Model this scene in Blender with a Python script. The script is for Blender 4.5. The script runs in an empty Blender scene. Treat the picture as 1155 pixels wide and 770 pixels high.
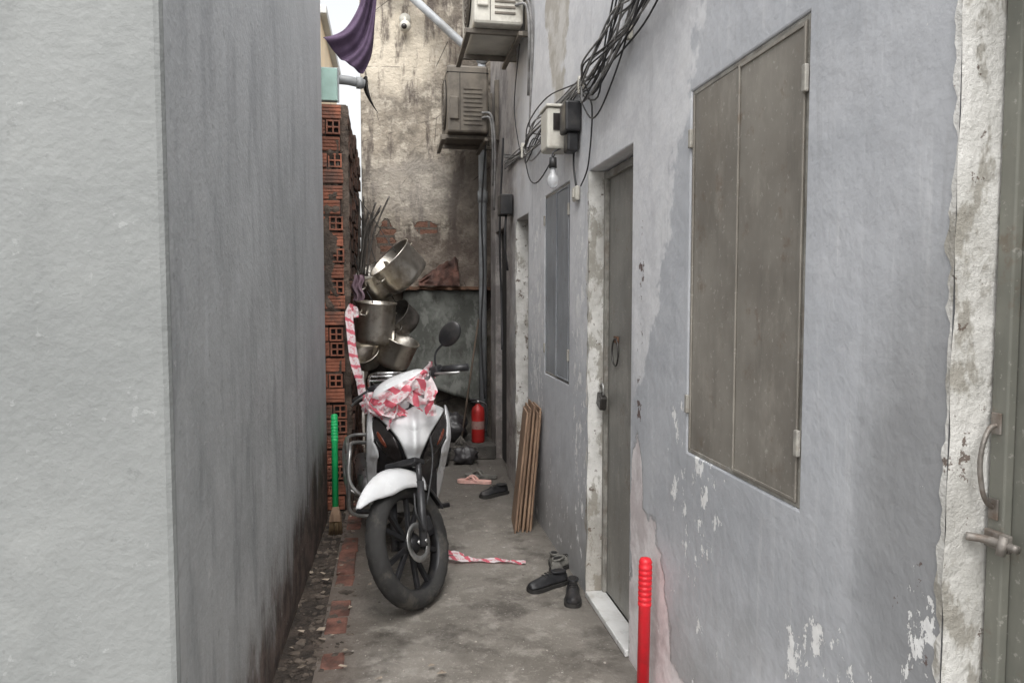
import bpy, bmesh, math, random
from mathutils import Vector, Matrix, noise as mnoise
random.seed(7)
R=math.radians
sc=bpy.context.scene
# ------------------------------------------------------------ material helper
class M:
    def __init__(s,name,rough=.7,metal=0,col=None,spec=None):
        s.m=bpy.data.materials.new(name); s.m.use_nodes=True
        s.nt=s.m.node_tree; s.b=s.nt.nodes['Principled BSDF']
        s.b.inputs['Roughness'].default_value=rough; s.b.inputs['Metallic'].default_value=metal
        if spec is not None: s.b.inputs['Specular IOR Level'].default_value=spec
        if col is not None: s.b.inputs['Base Color'].default_value=(*col,1)
        s.tc=s.nt.nodes.new('ShaderNodeTexCoord'); s.co=s.tc.outputs['Object']
        s.sep=None; s.cache={}
    def N(s,t): return s.nt.nodes.new(t)
    def L(s,a,b): s.nt.links.new(a,b)
    def setv(s,inp,v):
        if isinstance(v,bpy.types.NodeSocket): s.L(v,inp)
        elif isinstance(v,(tuple,list)) and inp.type=='RGBA' and len(v)==3: inp.default_value=(*v,1)
        else: inp.default_value=v
    def vec(s,scale=(1,1,1),loc=(0,0,0),rot=(0,0,0)):
        n=s.N('ShaderNodeMapping'); s.L(s.co,n.inputs[0]); n.inputs['Scale'].default_value=scale; n.inputs['Location'].default_value=loc; n.inputs['Rotation'].default_value=rot
        return n.outputs[0]
    def noise(s,scale=5,detail=5,rough=.55,vec=None,dist=0):
        n=s.N('ShaderNodeTexNoise'); s.L(vec or s.co,n.inputs['Vector'])
        n.inputs['Scale'].default_value=scale;n.inputs['Detail'].default_value=min(detail,5);n.inputs['Roughness'].default_value=rough;n.inputs['Distortion'].default_value=dist
        return n.outputs[0]
    def vor(s,scale=5,feat='F1',vec=None):
        n=s.N('ShaderNodeTexVoronoi'); n.feature=feat; s.L(vec or s.co,n.inputs['Vector']); n.inputs['Scale'].default_value=scale
        return n.outputs['Distance']
    def mr(s,v,a,b,c=0.,d=1.,smooth=True):
        n=s.N('ShaderNodeMapRange'); n.interpolation_type='SMOOTHSTEP' if smooth else 'LINEAR'
        s.setv(n.inputs[0],v)
        for i,x in enumerate((a,b,c,d)): n.inputs[i+1].default_value=x
        return n.outputs[0]
    def mth(s,op,a,b=0.,c=None):
        n=s.N('ShaderNodeMath'); n.operation=op; s.setv(n.inputs[0],a); s.setv(n.inputs[1],b)
        if c is not None: s.setv(n.inputs[2],c)
        return n.outputs[0]
    def mul(s,a,b): return s.mth('MULTIPLY',a,b)
    def mix(s,f,a,b,blend='MIX'):
        n=s.N('ShaderNodeMix'); n.data_type='RGBA'; n.blend_type=blend
        s.setv(n.inputs[0],f); s.setv(n.inputs[6],a); s.setv(n.inputs[7],b)
        return n.outputs[2]
    def xyz(s):
        if not s.sep:
            s.sep=s.N('ShaderNodeSeparateXYZ'); s.L(s.co,s.sep.inputs[0])
        return s.sep.outputs
    def ell(s,c,r,amp=.5,nscale=6,soft=.06):
        a=s.N('ShaderNodeVectorMath');a.operation='SUBTRACT';s.L(s.co,a.inputs[0]);a.inputs[1].default_value=c
        b=s.N('ShaderNodeVectorMath');b.operation='MULTIPLY';s.L(a.outputs[0],b.inputs[0]);b.inputs[1].default_value=tuple(1/x for x in r)
        l=s.N('ShaderNodeVectorMath');l.operation='LENGTH';s.L(b.outputs[0],l.inputs[0])
        if nscale not in s.cache: s.cache[nscale]=s.mth('SUBTRACT',s.noise(nscale,5,.62),.5)
        d=s.mth('ADD',l.outputs['Value'],s.mul(s.cache[nscale],amp*2))
        return s.mr(d,1-soft,1+soft,1,0)
    def col(s,c): s.setv(s.b.inputs['Base Color'],c)
    def rough(s,c): s.setv(s.b.inputs['Roughness'],c)
    def bump(s,h,dist=.004,strength=1,prev=None):
        n=s.N('ShaderNodeBump'); n.inputs['Distance'].default_value=dist; n.inputs['Strength'].default_value=strength
        s.L(h,n.inputs['Height'])
        s.L(n.outputs[0],s.b.inputs['Normal']); return n.outputs[0]
BIG=1e6
def simple(name,col,rough=.5,metal=0,var=.25,scale=12,dirt=None,bump=.0,dirtamt=.5,bscale=60):
    m=M(name,rough,metal)
    n=m.noise(scale,4,.6)
    dark=tuple(c*(1-var) for c in col); lite=tuple(min(1,c*(1+var)) for c in col)
    c=m.mix(m.mr(n,.3,.7),dark,lite)
    if dirt:
        c=m.mix(m.mul(m.mr(m.noise(scale*.6,5,.7,vec=m.vec(loc=(3,1,7))),.48,.68),dirtamt),c,dirt)
    m.col(c); m.rough(m.mr(n,.3,.7,max(0,rough-.1),min(1,rough+.12)))
    if bump: m.bump(m.noise(bscale,3,.6),bump)
    return m.m

# ------------------------------------------------------------ geometry helpers
def mk(name,verts,faces,mat,smooth=False,Mx=None,bevel=0,solid=0,sub=0):
    me=bpy.data.meshes.new(name); me.from_pydata([tuple(v) for v in verts],[],faces); 
    bm=bmesh.new(); bm.from_mesh(me); bmesh.ops.recalc_face_normals(bm,faces=bm.faces); bm.to_mesh(me); bm.free()
    if Mx is not None: me.transform(Mx)
    ob=bpy.data.objects.new(name,me); sc.collection.objects.link(ob)
    if mat: me.materials.append(mat)
    if smooth:
        for p in me.polygons: p.use_smooth=True
    if solid:
        q=ob.modifiers.new('s','SOLIDIFY'); q.thickness=solid; q.offset=0
    if bevel:
        q=ob.modifiers.new('b','BEVEL'); q.width=bevel; q.segments=2; q.limit_method='ANGLE'; q.angle_limit=R(40)
    if sub:
        q=ob.modifiers.new('u','SUBSURF'); q.levels=sub; q.render_levels=sub
    return ob
BF=[(0,3,2,1),(4,5,6,7),(0,1,5,4),(1,2,6,5),(2,3,7,6),(3,0,4,7)]
def bxv(x0,x1,y0,y1,z0,z1): return [(x0,y0,z0),(x1,y0,z0),(x1,y1,z0),(x0,y1,z0),(x0,y0,z1),(x1,y0,z1),(x1,y1,z1),(x0,y1,z1)]
def boxes(name,lst,mat,bevel=0,Mx=None):
    V=[];F=[]
    for b in lst:
        o=len(V); v=bxv(*b[:6])
        if len(b)>6 and b[6] is not None: v=[b[6]@Vector(p) for p in v]
        V+=v; F+=[tuple(i+o for i in f) for f in BF]
    return mk(name,V,F,mat,bevel=bevel,Mx=Mx)
def box(name,x0,x1,y0,y1,z0,z1,mat,bevel=0,Mx=None): return boxes(name,[(x0,x1,y0,y1,z0,z1)],mat,bevel,Mx)
def smoothpts(pts,n=6,cyc=False):
    P=[Vector(p) for p in pts]
    if len(P)<3: return P
    out=[];N=len(P)
    rng=range(N) if cyc else range(N-1)
    for i in rng:
        if cyc: a,b,c,d=P[i-1],P[i],P[(i+1)%N],P[(i+2)%N]
        else: a,b,c,d=P[max(i-1,0)],P[i],P[i+1],P[min(i+2,N-1)]
        for k in range(n):
            t=k/n
            out.append(.5*((2*b)+(c-a)*t+(2*a-5*b+4*c-d)*t*t+(3*b-a-3*c+d)*t**3))
    if not cyc: out.append(P[-1])
    return out
def tube(name,pts,r,mat,seg=8,cyc=False,n=6,Mx=None,straight=False):
    paths=pts if isinstance(pts[0][0],(tuple,list,Vector)) else [pts]
    V=[];F=[]
    for pa in paths:
        P=[Vector(p) for p in pa] if straight else smoothpts(pa,n,cyc)
        N=len(P); o=len(V); up=None
        for i in range(N):
            if cyc: d=P[(i+1)%N]-P[i-1]
            else: d=P[min(i+1,N-1)]-P[max(i-1,0)]
            if d.length<1e-9: d=Vector((0,0,1))
            d.normalize()
            if up is None: up=Vector((0,0,1)) if abs(d.z)<.9 else Vector((1,0,0))
            s=d.cross(up)
            if s.length<1e-6: s=d.orthogonal()
            s.normalize(); up=s.cross(d).normalized()
            rr=r(i/(max(1,N-1))) if callable(r) else r
            for k in range(seg):
                a=2*math.pi*k/seg; V.append(P[i]+s*math.cos(a)*rr+up*math.sin(a)*rr)
        for i in range(N if cyc else N-1):
            for k in range(seg):
                a=o+i*seg+k;b=o+i*seg+(k+1)%seg;j=(i+1)%N
                c=o+j*seg+(k+1)%seg;d2=o+j*seg+k; F.append((a,b,c,d2))
        if not cyc: F.append(tuple(o+k for k in range(seg))); F.append(tuple(o+(N-1)*seg+k for k in reversed(range(seg))))
    return mk(name,V,F,mat,smooth=True,Mx=Mx)
def frame(c,ax):
    z=Vector(ax).normalized(); x=z.orthogonal().normalized(); y=z.cross(x)
    m=Matrix((x,y,z)).transposed().to_4x4(); m.translation=Vector(c); return m
def clean(ob):
    bm=bmesh.new(); bm.from_mesh(ob.data); bmesh.ops.remove_doubles(bm,verts=bm.verts,dist=1e-5); bmesh.ops.recalc_face_normals(bm,faces=bm.faces); bm.to_mesh(ob.data); bm.free()
    return ob
def lathe(name,prof,c,ax,mat,seg=32,Mx=None,rf=None,smooth=True,solid=0,bevel=0):
    V=[];F=[];n=len(prof);fm=frame(c,ax)
    for i in range(seg):
        a=2*math.pi*i/seg
        for j,(r,h) in enumerate(prof):
            if rf: r=rf(i,j,r)
            V.append(fm@Vector((r*math.cos(a),r*math.sin(a),h)))
    for i in range(seg):
        for j in range(n-1):
            F.append((i*n+j,((i+1)%seg)*n+j,((i+1)%seg)*n+j+1,i*n+j+1))
    return clean(mk(name,V,F,mat,smooth=smooth,Mx=Mx,solid=solid,bevel=bevel))
def loft(name,rings,mat,smooth=True,Mx=None,caps=True,closed=True,solid=0,sub=0):
    n=len(rings[0]);V=[p for r in rings for p in r];F=[]
    for i in range(len(rings)-1):
        for k in range(n if closed else n-1):
            F.append((i*n+k,i*n+(k+1)%n,(i+1)*n+(k+1)%n,(i+1)*n+k))
    if caps and closed:
        F.append(tuple(range(n))); F.append(tuple((len(rings)-1)*n+k for k in range(n)))
    return mk(name,V,F,mat,smooth=smooth,Mx=Mx,solid=solid,sub=sub)
def shell(name,outline,xf,mat,Mx=None,rings=7,solid=.006,n=3,mirror=False):
    V=[];F=[]
    def one(sg):
        P=smoothpts([(0,a*sg,b) for a,b in outline],n,True)
        o=len(V); cy=sum(p.y for p in P)/len(P); cz=sum(p.z for p in P)/len(P); N=len(P)
        for k in range(rings):
            t=1-k/rings
            for p in P:
                y=cy+(p.y-cy)*t; z=cz+(p.z-cz)*t; V.append((xf(y,z)-(.006 if k==0 else 0),y,z))
        V.append((xf(cy,cz),cy,cz)); c=len(V)-1
        for k in range(rings-1):
            for i in range(N):
                F.append((o+k*N+i,o+k*N+(i+1)%N,o+(k+1)*N+(i+1)%N,o+(k+1)*N+i))
        k=rings-1
        for i in range(N): F.append((o+k*N+i,o+k*N+(i+1)%N,c))
    one(1)
    if mirror: one(-1)
    return mk(name,V,F,mat,smooth=True,Mx=Mx,solid=solid)
def ellipsoid(name,c,r,mat,Mx=None,seg=24,rot=None):
    V=[];F=[];m=seg//2
    rm=rot or Matrix.Identity(3)
    for i in range(m+1):
        th=math.pi*i/m
        for k in range(seg):
            ph=2*math.pi*k/seg
            V.append(Vector(c)+rm@Vector((r[0]*math.sin(th)*math.cos(ph),r[1]*math.sin(th)*math.sin(ph),r[2]*math.cos(th))))
    for i in range(m):
        for k in range(seg): F.append((i*seg+k,i*seg+(k+1)%seg,(i+1)*seg+(k+1)%seg,(i+1)*seg+k))
    return clean(mk(name,V,F,mat,smooth=True,Mx=Mx))
def group(name,kids):
    mn=Vector((1e9,)*3);mx=-mn
    for k in kids:
        for v in k.data.vertices:
            for i in range(3):
                mn[i]=min(mn[i],v.co[i]); mx[i]=max(mx[i],v.co[i])
    e=bpy.data.objects.new(name,None); sc.collection.objects.link(e)
    e.location=((mn.x+mx.x)/2,(mn.y+mx.y)/2,mn.z); e.empty_display_size=.2
    for k in kids:
        k.parent=e; k.matrix_parent_inverse=Matrix.Translation(-e.location)
    return e
def ribbon(name,paths,mat,width=.05,n=8,crumple=.004):
    V=[];F=[];U=[]
    for pa in paths:
        P=smoothpts([p for p,_ in pa],n); W=smoothpts([w for _,w in pa],n)
        u=random.random(); o=len(V); K=4
        for i,(p,w) in enumerate(zip(P,W)):
            if i: u+=(P[i]-P[i-1]).length
            w=w.normalized(); d=(P[min(i+1,len(P)-1)]-P[max(i-1,0)]).normalized(); nn=d.cross(w).normalized()
            for k in range(K+1):
                s=(k/K-.5)
                nz=mnoise.noise(p*45+Vector((k*.7,0,u)))*crumple*2
                V.append(p+w*s*width+nn*(nz+crumple*math.sin(k*2.2+i*.5)))
                U.append((u/width,k/K))
        for i in range(len(P)-1):
            for k in range(K): F.append((o+i*(K+1)+k,o+i*(K+1)+k+1,o+(i+1)*(K+1)+k+1,o+(i+1)*(K+1)+k))
    me=bpy.data.meshes.new(name); me.from_pydata([tuple(v) for v in V],[],F)
    uv=me.uv_layers.new(name='UVMap')
    for l in me.loops: uv.data[l.index].uv=U[l.vertex_index]
    for p in me.polygons: p.use_smooth=True
    me.materials.append(mat)
    ob=bpy.data.objects.new(name,me); sc.collection.objects.link(ob); return ob
def grid(name,fn,nu,nv,mat,smooth=True,solid=0):
    V=[fn(i/nu,j/nv) for i in range(nu+1) for j in range(nv+1)];F=[]
    for i in range(nu):
        for j in range(nv): a=i*(nv+1)+j; F.append((a,a+1,a+nv+2,a+nv+1))
    return mk(name,V,F,mat,smooth=smooth,solid=solid)

# ------------------------------------------------------------ surface materials
def right_wall_mat():
    m=M('painted_plaster_grey',.62)
    x,y,z=m.xyz()
    n3=m.mth('SUBTRACT',m.noise(3,5,.62),.5)
    big=m.noise(1.1,4,.6); med=m.noise(6,5,.68); fine=m.noise(45,3,.6)
    base=m.mix(m.mr(big,.3,.7),(.44,.456,.485),(.54,.553,.58))
    base=m.mix(m.mul(m.mr(med,.42,.66),.45),base,(.61,.62,.645))
    e=m.mth('ADD',y,m.mul(m.mth('SUBTRACT',z,1.3),.42))
    e=m.mth('ADD',e,m.mul(n3,.35))
    e=m.mth('ADD',e,m.mul(m.mth('SUBTRACT',med,.5),.16))
    base=m.mix(m.mul(m.mr(e,2.46,2.50),.85),base,m.mix(m.mr(med,.35,.65),(.68,.68,.70),(.80,.80,.81)))
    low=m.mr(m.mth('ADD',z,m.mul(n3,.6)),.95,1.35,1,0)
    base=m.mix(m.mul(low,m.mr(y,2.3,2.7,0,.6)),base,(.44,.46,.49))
    rp=m.mul(m.mr(m.mth('ADD',y,m.mul(n3,.05)),1.30,1.31,1,0),m.mr(m.mth('ADD',z,m.mul(n3,.08)),1.72,1.73,1,0))
    base=m.mix(m.mul(rp,.25),base,(.40,.41,.43))
    st=m.noise(3,5,.65,vec=m.vec((1,9,.7)))
    base=m.mix(m.mr(st,.54,.78,0,.4),base,(.33,.335,.345))
    base=m.mix(m.mr(st,.46,.25,0,.45),base,(.70,.705,.715))
    base=m.mix(m.mul(m.ell((.9,3.95,3.2),(BIG,.28,.75),.6,6,.08),.8),base,m.mix(m.mr(med,.4,.6),(.42,.38,.31),(.62,.59,.54)))
    base=m.mix(m.mul(m.ell((.9,1.13,1.0),(BIG,.15,.45),.5,3,.5),.6),base,(.20,.20,.20))
    base=m.mix(m.mul(m.ell((.9,1.75,.75),(BIG,.6,.2),.6,3,.6),.38),base,(.28,.29,.31))
    base=m.mix(m.mul(m.ell((.9,1.2,.3),(BIG,.3,.3),.6,3,.6),.4),base,(.27,.275,.28))  # near lower wall: grime plus vignette darkening painted into the colour
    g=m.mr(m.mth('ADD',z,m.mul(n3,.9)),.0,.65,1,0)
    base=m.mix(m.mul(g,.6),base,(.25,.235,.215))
    patch=m.mth('MAXIMUM',m.ell((.9,2.46,.12),(BIG,.22,.50),.35,6,.03),m.ell((.9,2.60,.6),(BIG,.07,.28),.35,11,.03))
    patch=m.mth('MAXIMUM',patch,m.ell((.9,2.30,.0),(BIG,.36,.22),.35,6,.03))
    rim=m.mth('SUBTRACT',m.mth('MAXIMUM',m.ell((.9,2.46,.12),(BIG,.232,.513),.35,6,.03),m.ell((.9,2.60,.6),(BIG,.076,.29),.35,11,.03)),patch)
    base=m.mix(patch,base,m.mix(m.mr(med,.38,.62),(.60,.545,.545),(.84,.80,.80)))
    base=m.mix(m.mul(m.mth('MAXIMUM',rim,0),.6),base,(.24,.23,.23))
    ch=m.noise(15,5,.72,vec=m.vec((1,1.3,.8),(2,3,4)))
    zone=m.mth('MAXIMUM',m.ell((.9,1.36,.60),(BIG,.22,.14),.5,6,.5),m.ell((.9,2.10,.85),(BIG,.18,.28),.5,6,.5))
    zone=m.mth('MAXIMUM',zone,m.mr(z,.25,.8,.55,0))
    zone=m.mth('MAXIMUM',zone,m.ell((.9,1.12,.55),(BIG,.08,.5),.5,6,.5))
    zone=m.mth('MAXIMUM',zone,m.ell((.9,3.45,1.0),(BIG,.14,1.0),.5,6,.5))
    zone=m.mth('MAXIMUM',zone,m.ell((.9,4.5,1.1),(BIG,.25,1.1),.5,6,.5))
    thr=m.mth('SUBTRACT',ch,m.mr(zone,0,1,.72,.548,False))
    chips=m.mr(thr,0,.012)
    base=m.mix(chips,base,(.88,.88,.87))
    ch2=m.noise(11,5,.72,vec=m.vec((1,1,1),(8,1,4)))
    thr2=m.mth('SUBTRACT',ch2,m.mr(m.mth('MAXIMUM',m.ell((.9,2.58,1.35),(BIG,.06,.5),.4,6,.5),m.mul(m.ell((.9,1.14,.9),(BIG,.08,.5),.4,6,.5),.8)),0,1,.9,.56,False))
    base=m.mix(m.mr(thr2,0,.02),base,(.15,.11,.10))
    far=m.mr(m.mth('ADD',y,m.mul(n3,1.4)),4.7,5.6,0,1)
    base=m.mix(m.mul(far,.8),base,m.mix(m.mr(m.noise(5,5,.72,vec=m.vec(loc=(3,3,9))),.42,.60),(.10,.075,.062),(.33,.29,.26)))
    base=m.mix(m.mr(fine,.3,.7,0,.10),base,(.2,.2,.21))
    m.col(base)
    h=m.mth('ADD',m.mul(fine,.35),m.mul(m.noise(9,3,.5),1.0))
    h=m.mth('SUBTRACT',h,m.mul(m.mth('MAXIMUM',chips,patch),.3))
    m.bump(h,.006,.8); return m.m
def left_wall_mat():
    m=M('rough_grey_render',.68)
    x,y,z=m.xyz()
    n1=m.noise(1.3,5,.62); n2=m.noise(7,5,.68); n3=m.noise(60,3,.6)
    st=m.noise(2.2,5,.62,vec=m.vec((1,3.2,.8)))
    c=m.mix(m.mr(n1,.3,.7),(.37,.385,.39),(.50,.515,.52))
    c=m.mix(m.mr(n2,.5,.70,0,.4),c,(.56,.575,.585))
    c=m.mix(m.mr(n2,.46,.28,0,.4),c,(.30,.31,.32))
    c=m.mix(m.mr(st,.48,.68,0,.7),c,(.27,.282,.292))
    c=m.mix(m.mr(st,.44,.3,0,.45),c,(.60,.612,.63))
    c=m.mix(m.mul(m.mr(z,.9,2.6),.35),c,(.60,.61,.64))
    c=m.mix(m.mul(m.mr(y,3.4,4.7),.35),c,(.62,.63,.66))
    fr=m.mr(y,1.655,1.662,1,0)
    front_dimmed=m.mix(m.mr(n1,.3,.7),(.21,.22,.217),(.275,.285,.28))  # front face painted darker to offset the stronger light it gets
    front_dimmed=m.mix(m.mr(n2,.48,.75,0,.3),front_dimmed,(.33,.34,.332))
    front_dimmed=m.mix(m.mr(m.noise(2.2,5,.7,vec=m.vec((2,1,.6),(2,5,1))),.48,.7,0,.5),front_dimmed,(.18,.188,.185))
    c=m.mix(fr,c,front_dimmed)
    f=m.mth('ADD',m.mr(z,0,.85,1,0),m.mul(m.mr(y,2.2,4.7),.46))
    f=m.mth('ADD',f,m.mul(m.mth('SUBTRACT',m.noise(4,5,.72,vec=m.vec((1,1.6,.8),(1,1,1))),.5),1.2))
    f=m.mul(f,m.mr(y,1.66,2.1,.35,1))
    c=m.mix(m.mul(m.mr(f,.45,.95),.5),c,(.20,.18,.165))
    dm=m.mr(f,.70,1.05)
    c=m.mix(m.mul(dm,.92),c,m.mix(m.mr(n2,.4,.6),(.045,.033,.028),(.16,.115,.095)))
    c=m.mix(m.mul(m.mr(m.noise(26,5,.72),.64,.68,0,.45),m.mth('SUBTRACT',1,m.mul(fr,.7))),c,(.68,.69,.69))
    c=m.mix(m.mr(m.noise(21,5,.72,vec=m.vec(loc=(4,4,4))),.63,.69,0,.4),c,(.16,.165,.165))
    m.col(c)
    h=m.mth('ADD',m.mul(n3,.7),m.mul(m.noise(26,3,.5),.7)); h=m.mth('ADD',h,m.mul(m.noise(5,2,.5),.9))
    m.bump(h,.0036,.85); return m.m
def back_wall_mat():
    m=M('weathered_plaster',.85)
    x,y,z=m.xyz()
    n1=m.noise(1.8,5,.68); n2=m.noise(6,5,.72); n3=m.noise(45,3,.6)
    c=m.mix(m.mr(n1,.36,.62),(.15,.13,.105),(.38,.33,.265))
    c=m.mix(m.mr(n2,.45,.60,0,.75),c,(.50,.45,.375))
    c=m.mix(m.mul(m.ell((.05,6.8,3.6),(.35,BIG,.35),.7,6,.3),.75),c,(.66,.59,.48))
    c=m.mix(m.mr(m.noise(2.6,5,.72,vec=m.vec((2.6,1,.6),(4,0,1))),.5,.64,0,.85),c,(.075,.058,.05))
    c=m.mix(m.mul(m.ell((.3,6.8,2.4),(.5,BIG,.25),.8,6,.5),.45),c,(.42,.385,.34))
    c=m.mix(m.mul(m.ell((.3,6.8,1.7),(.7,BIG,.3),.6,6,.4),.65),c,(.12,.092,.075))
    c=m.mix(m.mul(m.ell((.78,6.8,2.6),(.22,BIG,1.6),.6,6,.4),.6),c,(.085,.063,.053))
    cr=m.mr(m.vor(1.7,'DISTANCE_TO_EDGE',vec=m.vec((1,1,1))),0,.008,1,0)
    c=m.mix(m.mul(cr,m.mr(n1,.5,.56)),c,(.04,.035,.03))
    br=m.N('ShaderNodeTexBrick'); cb=m.N('ShaderNodeCombineXYZ'); m.L(x,cb.inputs[0]); m.L(z,cb.inputs[1]); m.L(cb.outputs[0],br.inputs[0])
    br.inputs['Scale'].default_value=1; br.inputs['Brick Width'].default_value=.18; br.inputs['Row Height'].default_value=.075; br.inputs['Mortar Size'].default_value=.012
    br.inputs['Color1'].default_value=(.20,.085,.05,1);br.inputs['Color2'].default_value=(.13,.055,.035,1);br.inputs['Mortar'].default_value=(.10,.085,.07,1)
    pb=m.mth('MAXIMUM',m.ell((.33,6.8,2.03),(.12,BIG,.06),.9,11,.06),m.ell((-.02,6.8,1.95),(.08,BIG,.15),.9,11,.06))
    c=m.mix(pb,c,m.mix(m.mul(n2,.5),br.outputs['Color'],(.12,.09,.07)))
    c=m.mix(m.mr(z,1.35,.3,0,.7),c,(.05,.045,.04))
    m.col(c)
    h=m.mth('ADD',m.mul(n3,.3),m.mul(m.noise(8,5,.65),1.4)); h=m.mth('SUBTRACT',h,m.mul(pb,.8))
    m.bump(h,.02,1); return m.m
def floor_mat():
    m=M('old_concrete_floor',.8)
    x,y,z=m.xyz()
    n1=m.noise(1.4,5,.68); n2=m.noise(8,5,.72); n3=m.noise(90,3,.6)
    c=m.mix(m.mr(n1,.35,.65),(.155,.14,.12),(.255,.233,.205))
    c=m.mix(m.mr(n2,.5,.64,0,.6),c,(.34,.315,.28))
    c=m.mix(m.mr(m.noise(2.4,5,.72,vec=m.vec(loc=(4,4,0))),.50,.66,0,.85),c,(.08,.07,.06))
    c=m.mix(m.mr(n3,.6,.68,0,.4),c,(.44,.41,.37))
    c=m.mix(m.mr(m.vor(38),.0,.10,.55,0),c,(.07,.06,.05))
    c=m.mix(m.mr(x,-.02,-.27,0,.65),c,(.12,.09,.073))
    c=m.mix(m.mr(y,3.9,5.6,0,.7),c,(.07,.062,.055))  # dimness of the far end painted into the floor colour
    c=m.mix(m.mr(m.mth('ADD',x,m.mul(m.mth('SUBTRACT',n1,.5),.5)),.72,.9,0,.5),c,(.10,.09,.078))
    c=m.mix(m.mr(m.noise(30,5,.72,vec=m.vec(loc=(1,4,0))),.66,.69,0,.8),c,(.6,.58,.54))
    m.col(c); m.rough(m.mr(n1,.3,.7,.6,.9))
    m.bump(m.mth('ADD',m.mul(n3,.4),m.mul(m.noise(14,5,.65),1.2)),.008,1); return m.m
def jamb_mat():
    m=M('chipped_white_jamb',.7)
    c=m.mix(m.mr(m.noise(5,5,.65),.35,.65),(.50,.49,.46),(.76,.75,.72))
    c=m.mix(m.mr(m.noise(9,5,.72,vec=m.vec((1,1,.5),(2,2,2))),.52,.60,0,.8),c,(.30,.28,.24))
    c=m.mix(m.mr(m.noise(18,5,.72,vec=m.vec((1,1,1),(5,2,2))),.60,.63,0,.9),c,(.13,.095,.075))
    x,y,z=m.xyz(); c=m.mix(m.mr(z,.7,0,0,.5),c,(.26,.22,.17))
    m.col(c); m.bump(m.noise(22,5,.7),.009,1); return m.m
def sheet_metal(name,a,b,rust=.4,metal=.1):
    m=M(name,.5,metal)
    n=m.noise(2.2,5,.68)
    c=m.mix(m.mr(n,.35,.65),a,b)
    c=m.mix(m.mr(m.noise(4,5,.7,vec=m.vec((1,5,.7))),.50,.72,0,.35),c,tuple(v*.55 for v in a))
    c=m.mix(m.mr(m.noise(5,5,.72,vec=m.vec((1,1.6,.7),(3,3,3))),.50,.70,0,.5),c,tuple(min(1,v*1.3) for v in b))
    c=m.mix(m.mr(m.noise(9,5,.78,vec=m.vec(loc=(7,3,1))),.56,.70,0,rust),c,(.15,.095,.06))
    c=m.mix(m.mr(m.noise(60,3,.7),.6,.7,0,.3),c,(.6,.58,.53))
    m.col(c); m.rough(m.mr(n,.3,.7,.42,.65)); m.bump(m.noise(2.6,2,.5),.02,.7); return m.m
WALL_R=right_wall_mat(); WALL_L=left_wall_mat(); WALL_B=back_wall_mat(); FLOOR=floor_mat(); JAMB=jamb_mat()
SHUT=sheet_metal('dusty_grey_shutter_metal',(.205,.188,.163),(.285,.265,.232),.45)
DOOR=sheet_metal('grey_door_metal',(.20,.195,.18),(.28,.27,.245),.45)
DOORN=sheet_metal('greenish_door_metal',(.13,.133,.115),(.20,.20,.172),.5)
SHUTB=sheet_metal('bluish_shutter_metal',(.25,.265,.285),(.34,.355,.375),.35)
FRAME=simple('frame_paint',(.26,.25,.225),.6,.0,.3,14,(.13,.09,.065),.003)
BRICK=simple('hollow_brick_clay',(.34,.135,.085),.88,0,.4,7,(.13,.085,.07),.003,.95)
BRICKD=simple('stained_shaded_brick',(.11,.062,.046),.9,0,.5,7,(.035,.027,.022),.008,.8)  # side bricks: stain plus the shadow of that face, put into the colour
MORTAR=simple('mortar',(.11,.085,.068),.95,0,.5,9,(.045,.034,.028),.01,.8)
SOIL=simple('gutter_soil',(.05,.04,.033),.95,0,.5,11,(.13,.10,.08),.02,.6,35)
CABLE=simple('black_cable',(.03,.03,.032),.5,0,.3,20)
CABLEG=simple('grey_cable',(.26,.255,.25),.5,0,.3,20,(.12,.11,.1))
PVC=simple('grey_pvc',(.34,.355,.37),.45,0,.2,5,(.16,.15,.13),.0,.6)
WHITEP=simple('bike_white_paint',(.78,.79,.80),.2,0,.04,6,(.50,.48,.45),0,.3)
BLACKP=simple('black_plastic',(.022,.022,.024),.42,0,.3,12,(.08,.072,.065),0,.4)
RUBBER=simple('tyre_rubber',(.03,.029,.028),.8,0,.3,14,(.095,.085,.072),.001,.7)
ALLOY=simple('black_alloy',(.022,.022,.024),.42,.3,.3,18,(.07,.064,.058),0,.4)
STEEL=simple('dull_steel',(.42,.42,.41),.38,.85,.25,14,(.18,.16,.14),0,.5)
CHROME=simple('chrome',(.65,.65,.65),.18,1,.1,14)
RUST=simple('rusty_iron',(.15,.085,.055),.8,.2,.4,14,(.06,.04,.03),.003)
POT=M('stainless_pot',.3,1)
_n=POT.noise(9,5,.65); POT.col(POT.mix(POT.mr(_n,.42,.7),(.80,.76,.69),(.42,.37,.30))); POT.rough(POT.mr(_n,.3,.7,.30,.46)); POT=POT.m
POTD=simple('blackened_pot',(.12,.11,.10),.5,.6,.4,12,(.05,.045,.04))
CREAM=simple('ac_cream_plastic',(.56,.54,.48),.5,0,.12,7,(.25,.22,.17),0,.6)
ACD=simple('ac_grimy_casing',(.16,.14,.115),.6,.1,.3,7,(.07,.058,.048),0,.7)
DARK=simple('dark_recess',(.02,.018,.017),.9,0,.3,10)  # near-black; also stands in for shade inside holes and openings
REDP=simple('red_plastic',(.72,.018,.03),.38,0,.08,9,(.4,.03,.03),0,.4)
GREENP=simple('green_plastic',(.02,.48,.15),.4,0,.12,9)
WOOD=M('plywood_edges',.75)
_w=WOOD.noise(9,5,.6,vec=WOOD.vec((3,3,.5))); WOOD.col(WOOD.mix(WOOD.mr(_w,.35,.65),(.19,.12,.08),(.36,.24,.16))); WOOD.bump(_w,.004); WOOD=WOOD.m
SHOEB=simple('black_shoe_leather',(.018,.018,.02),.55,0,.3,20,(.07,.06,.055),.002,.5)
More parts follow.
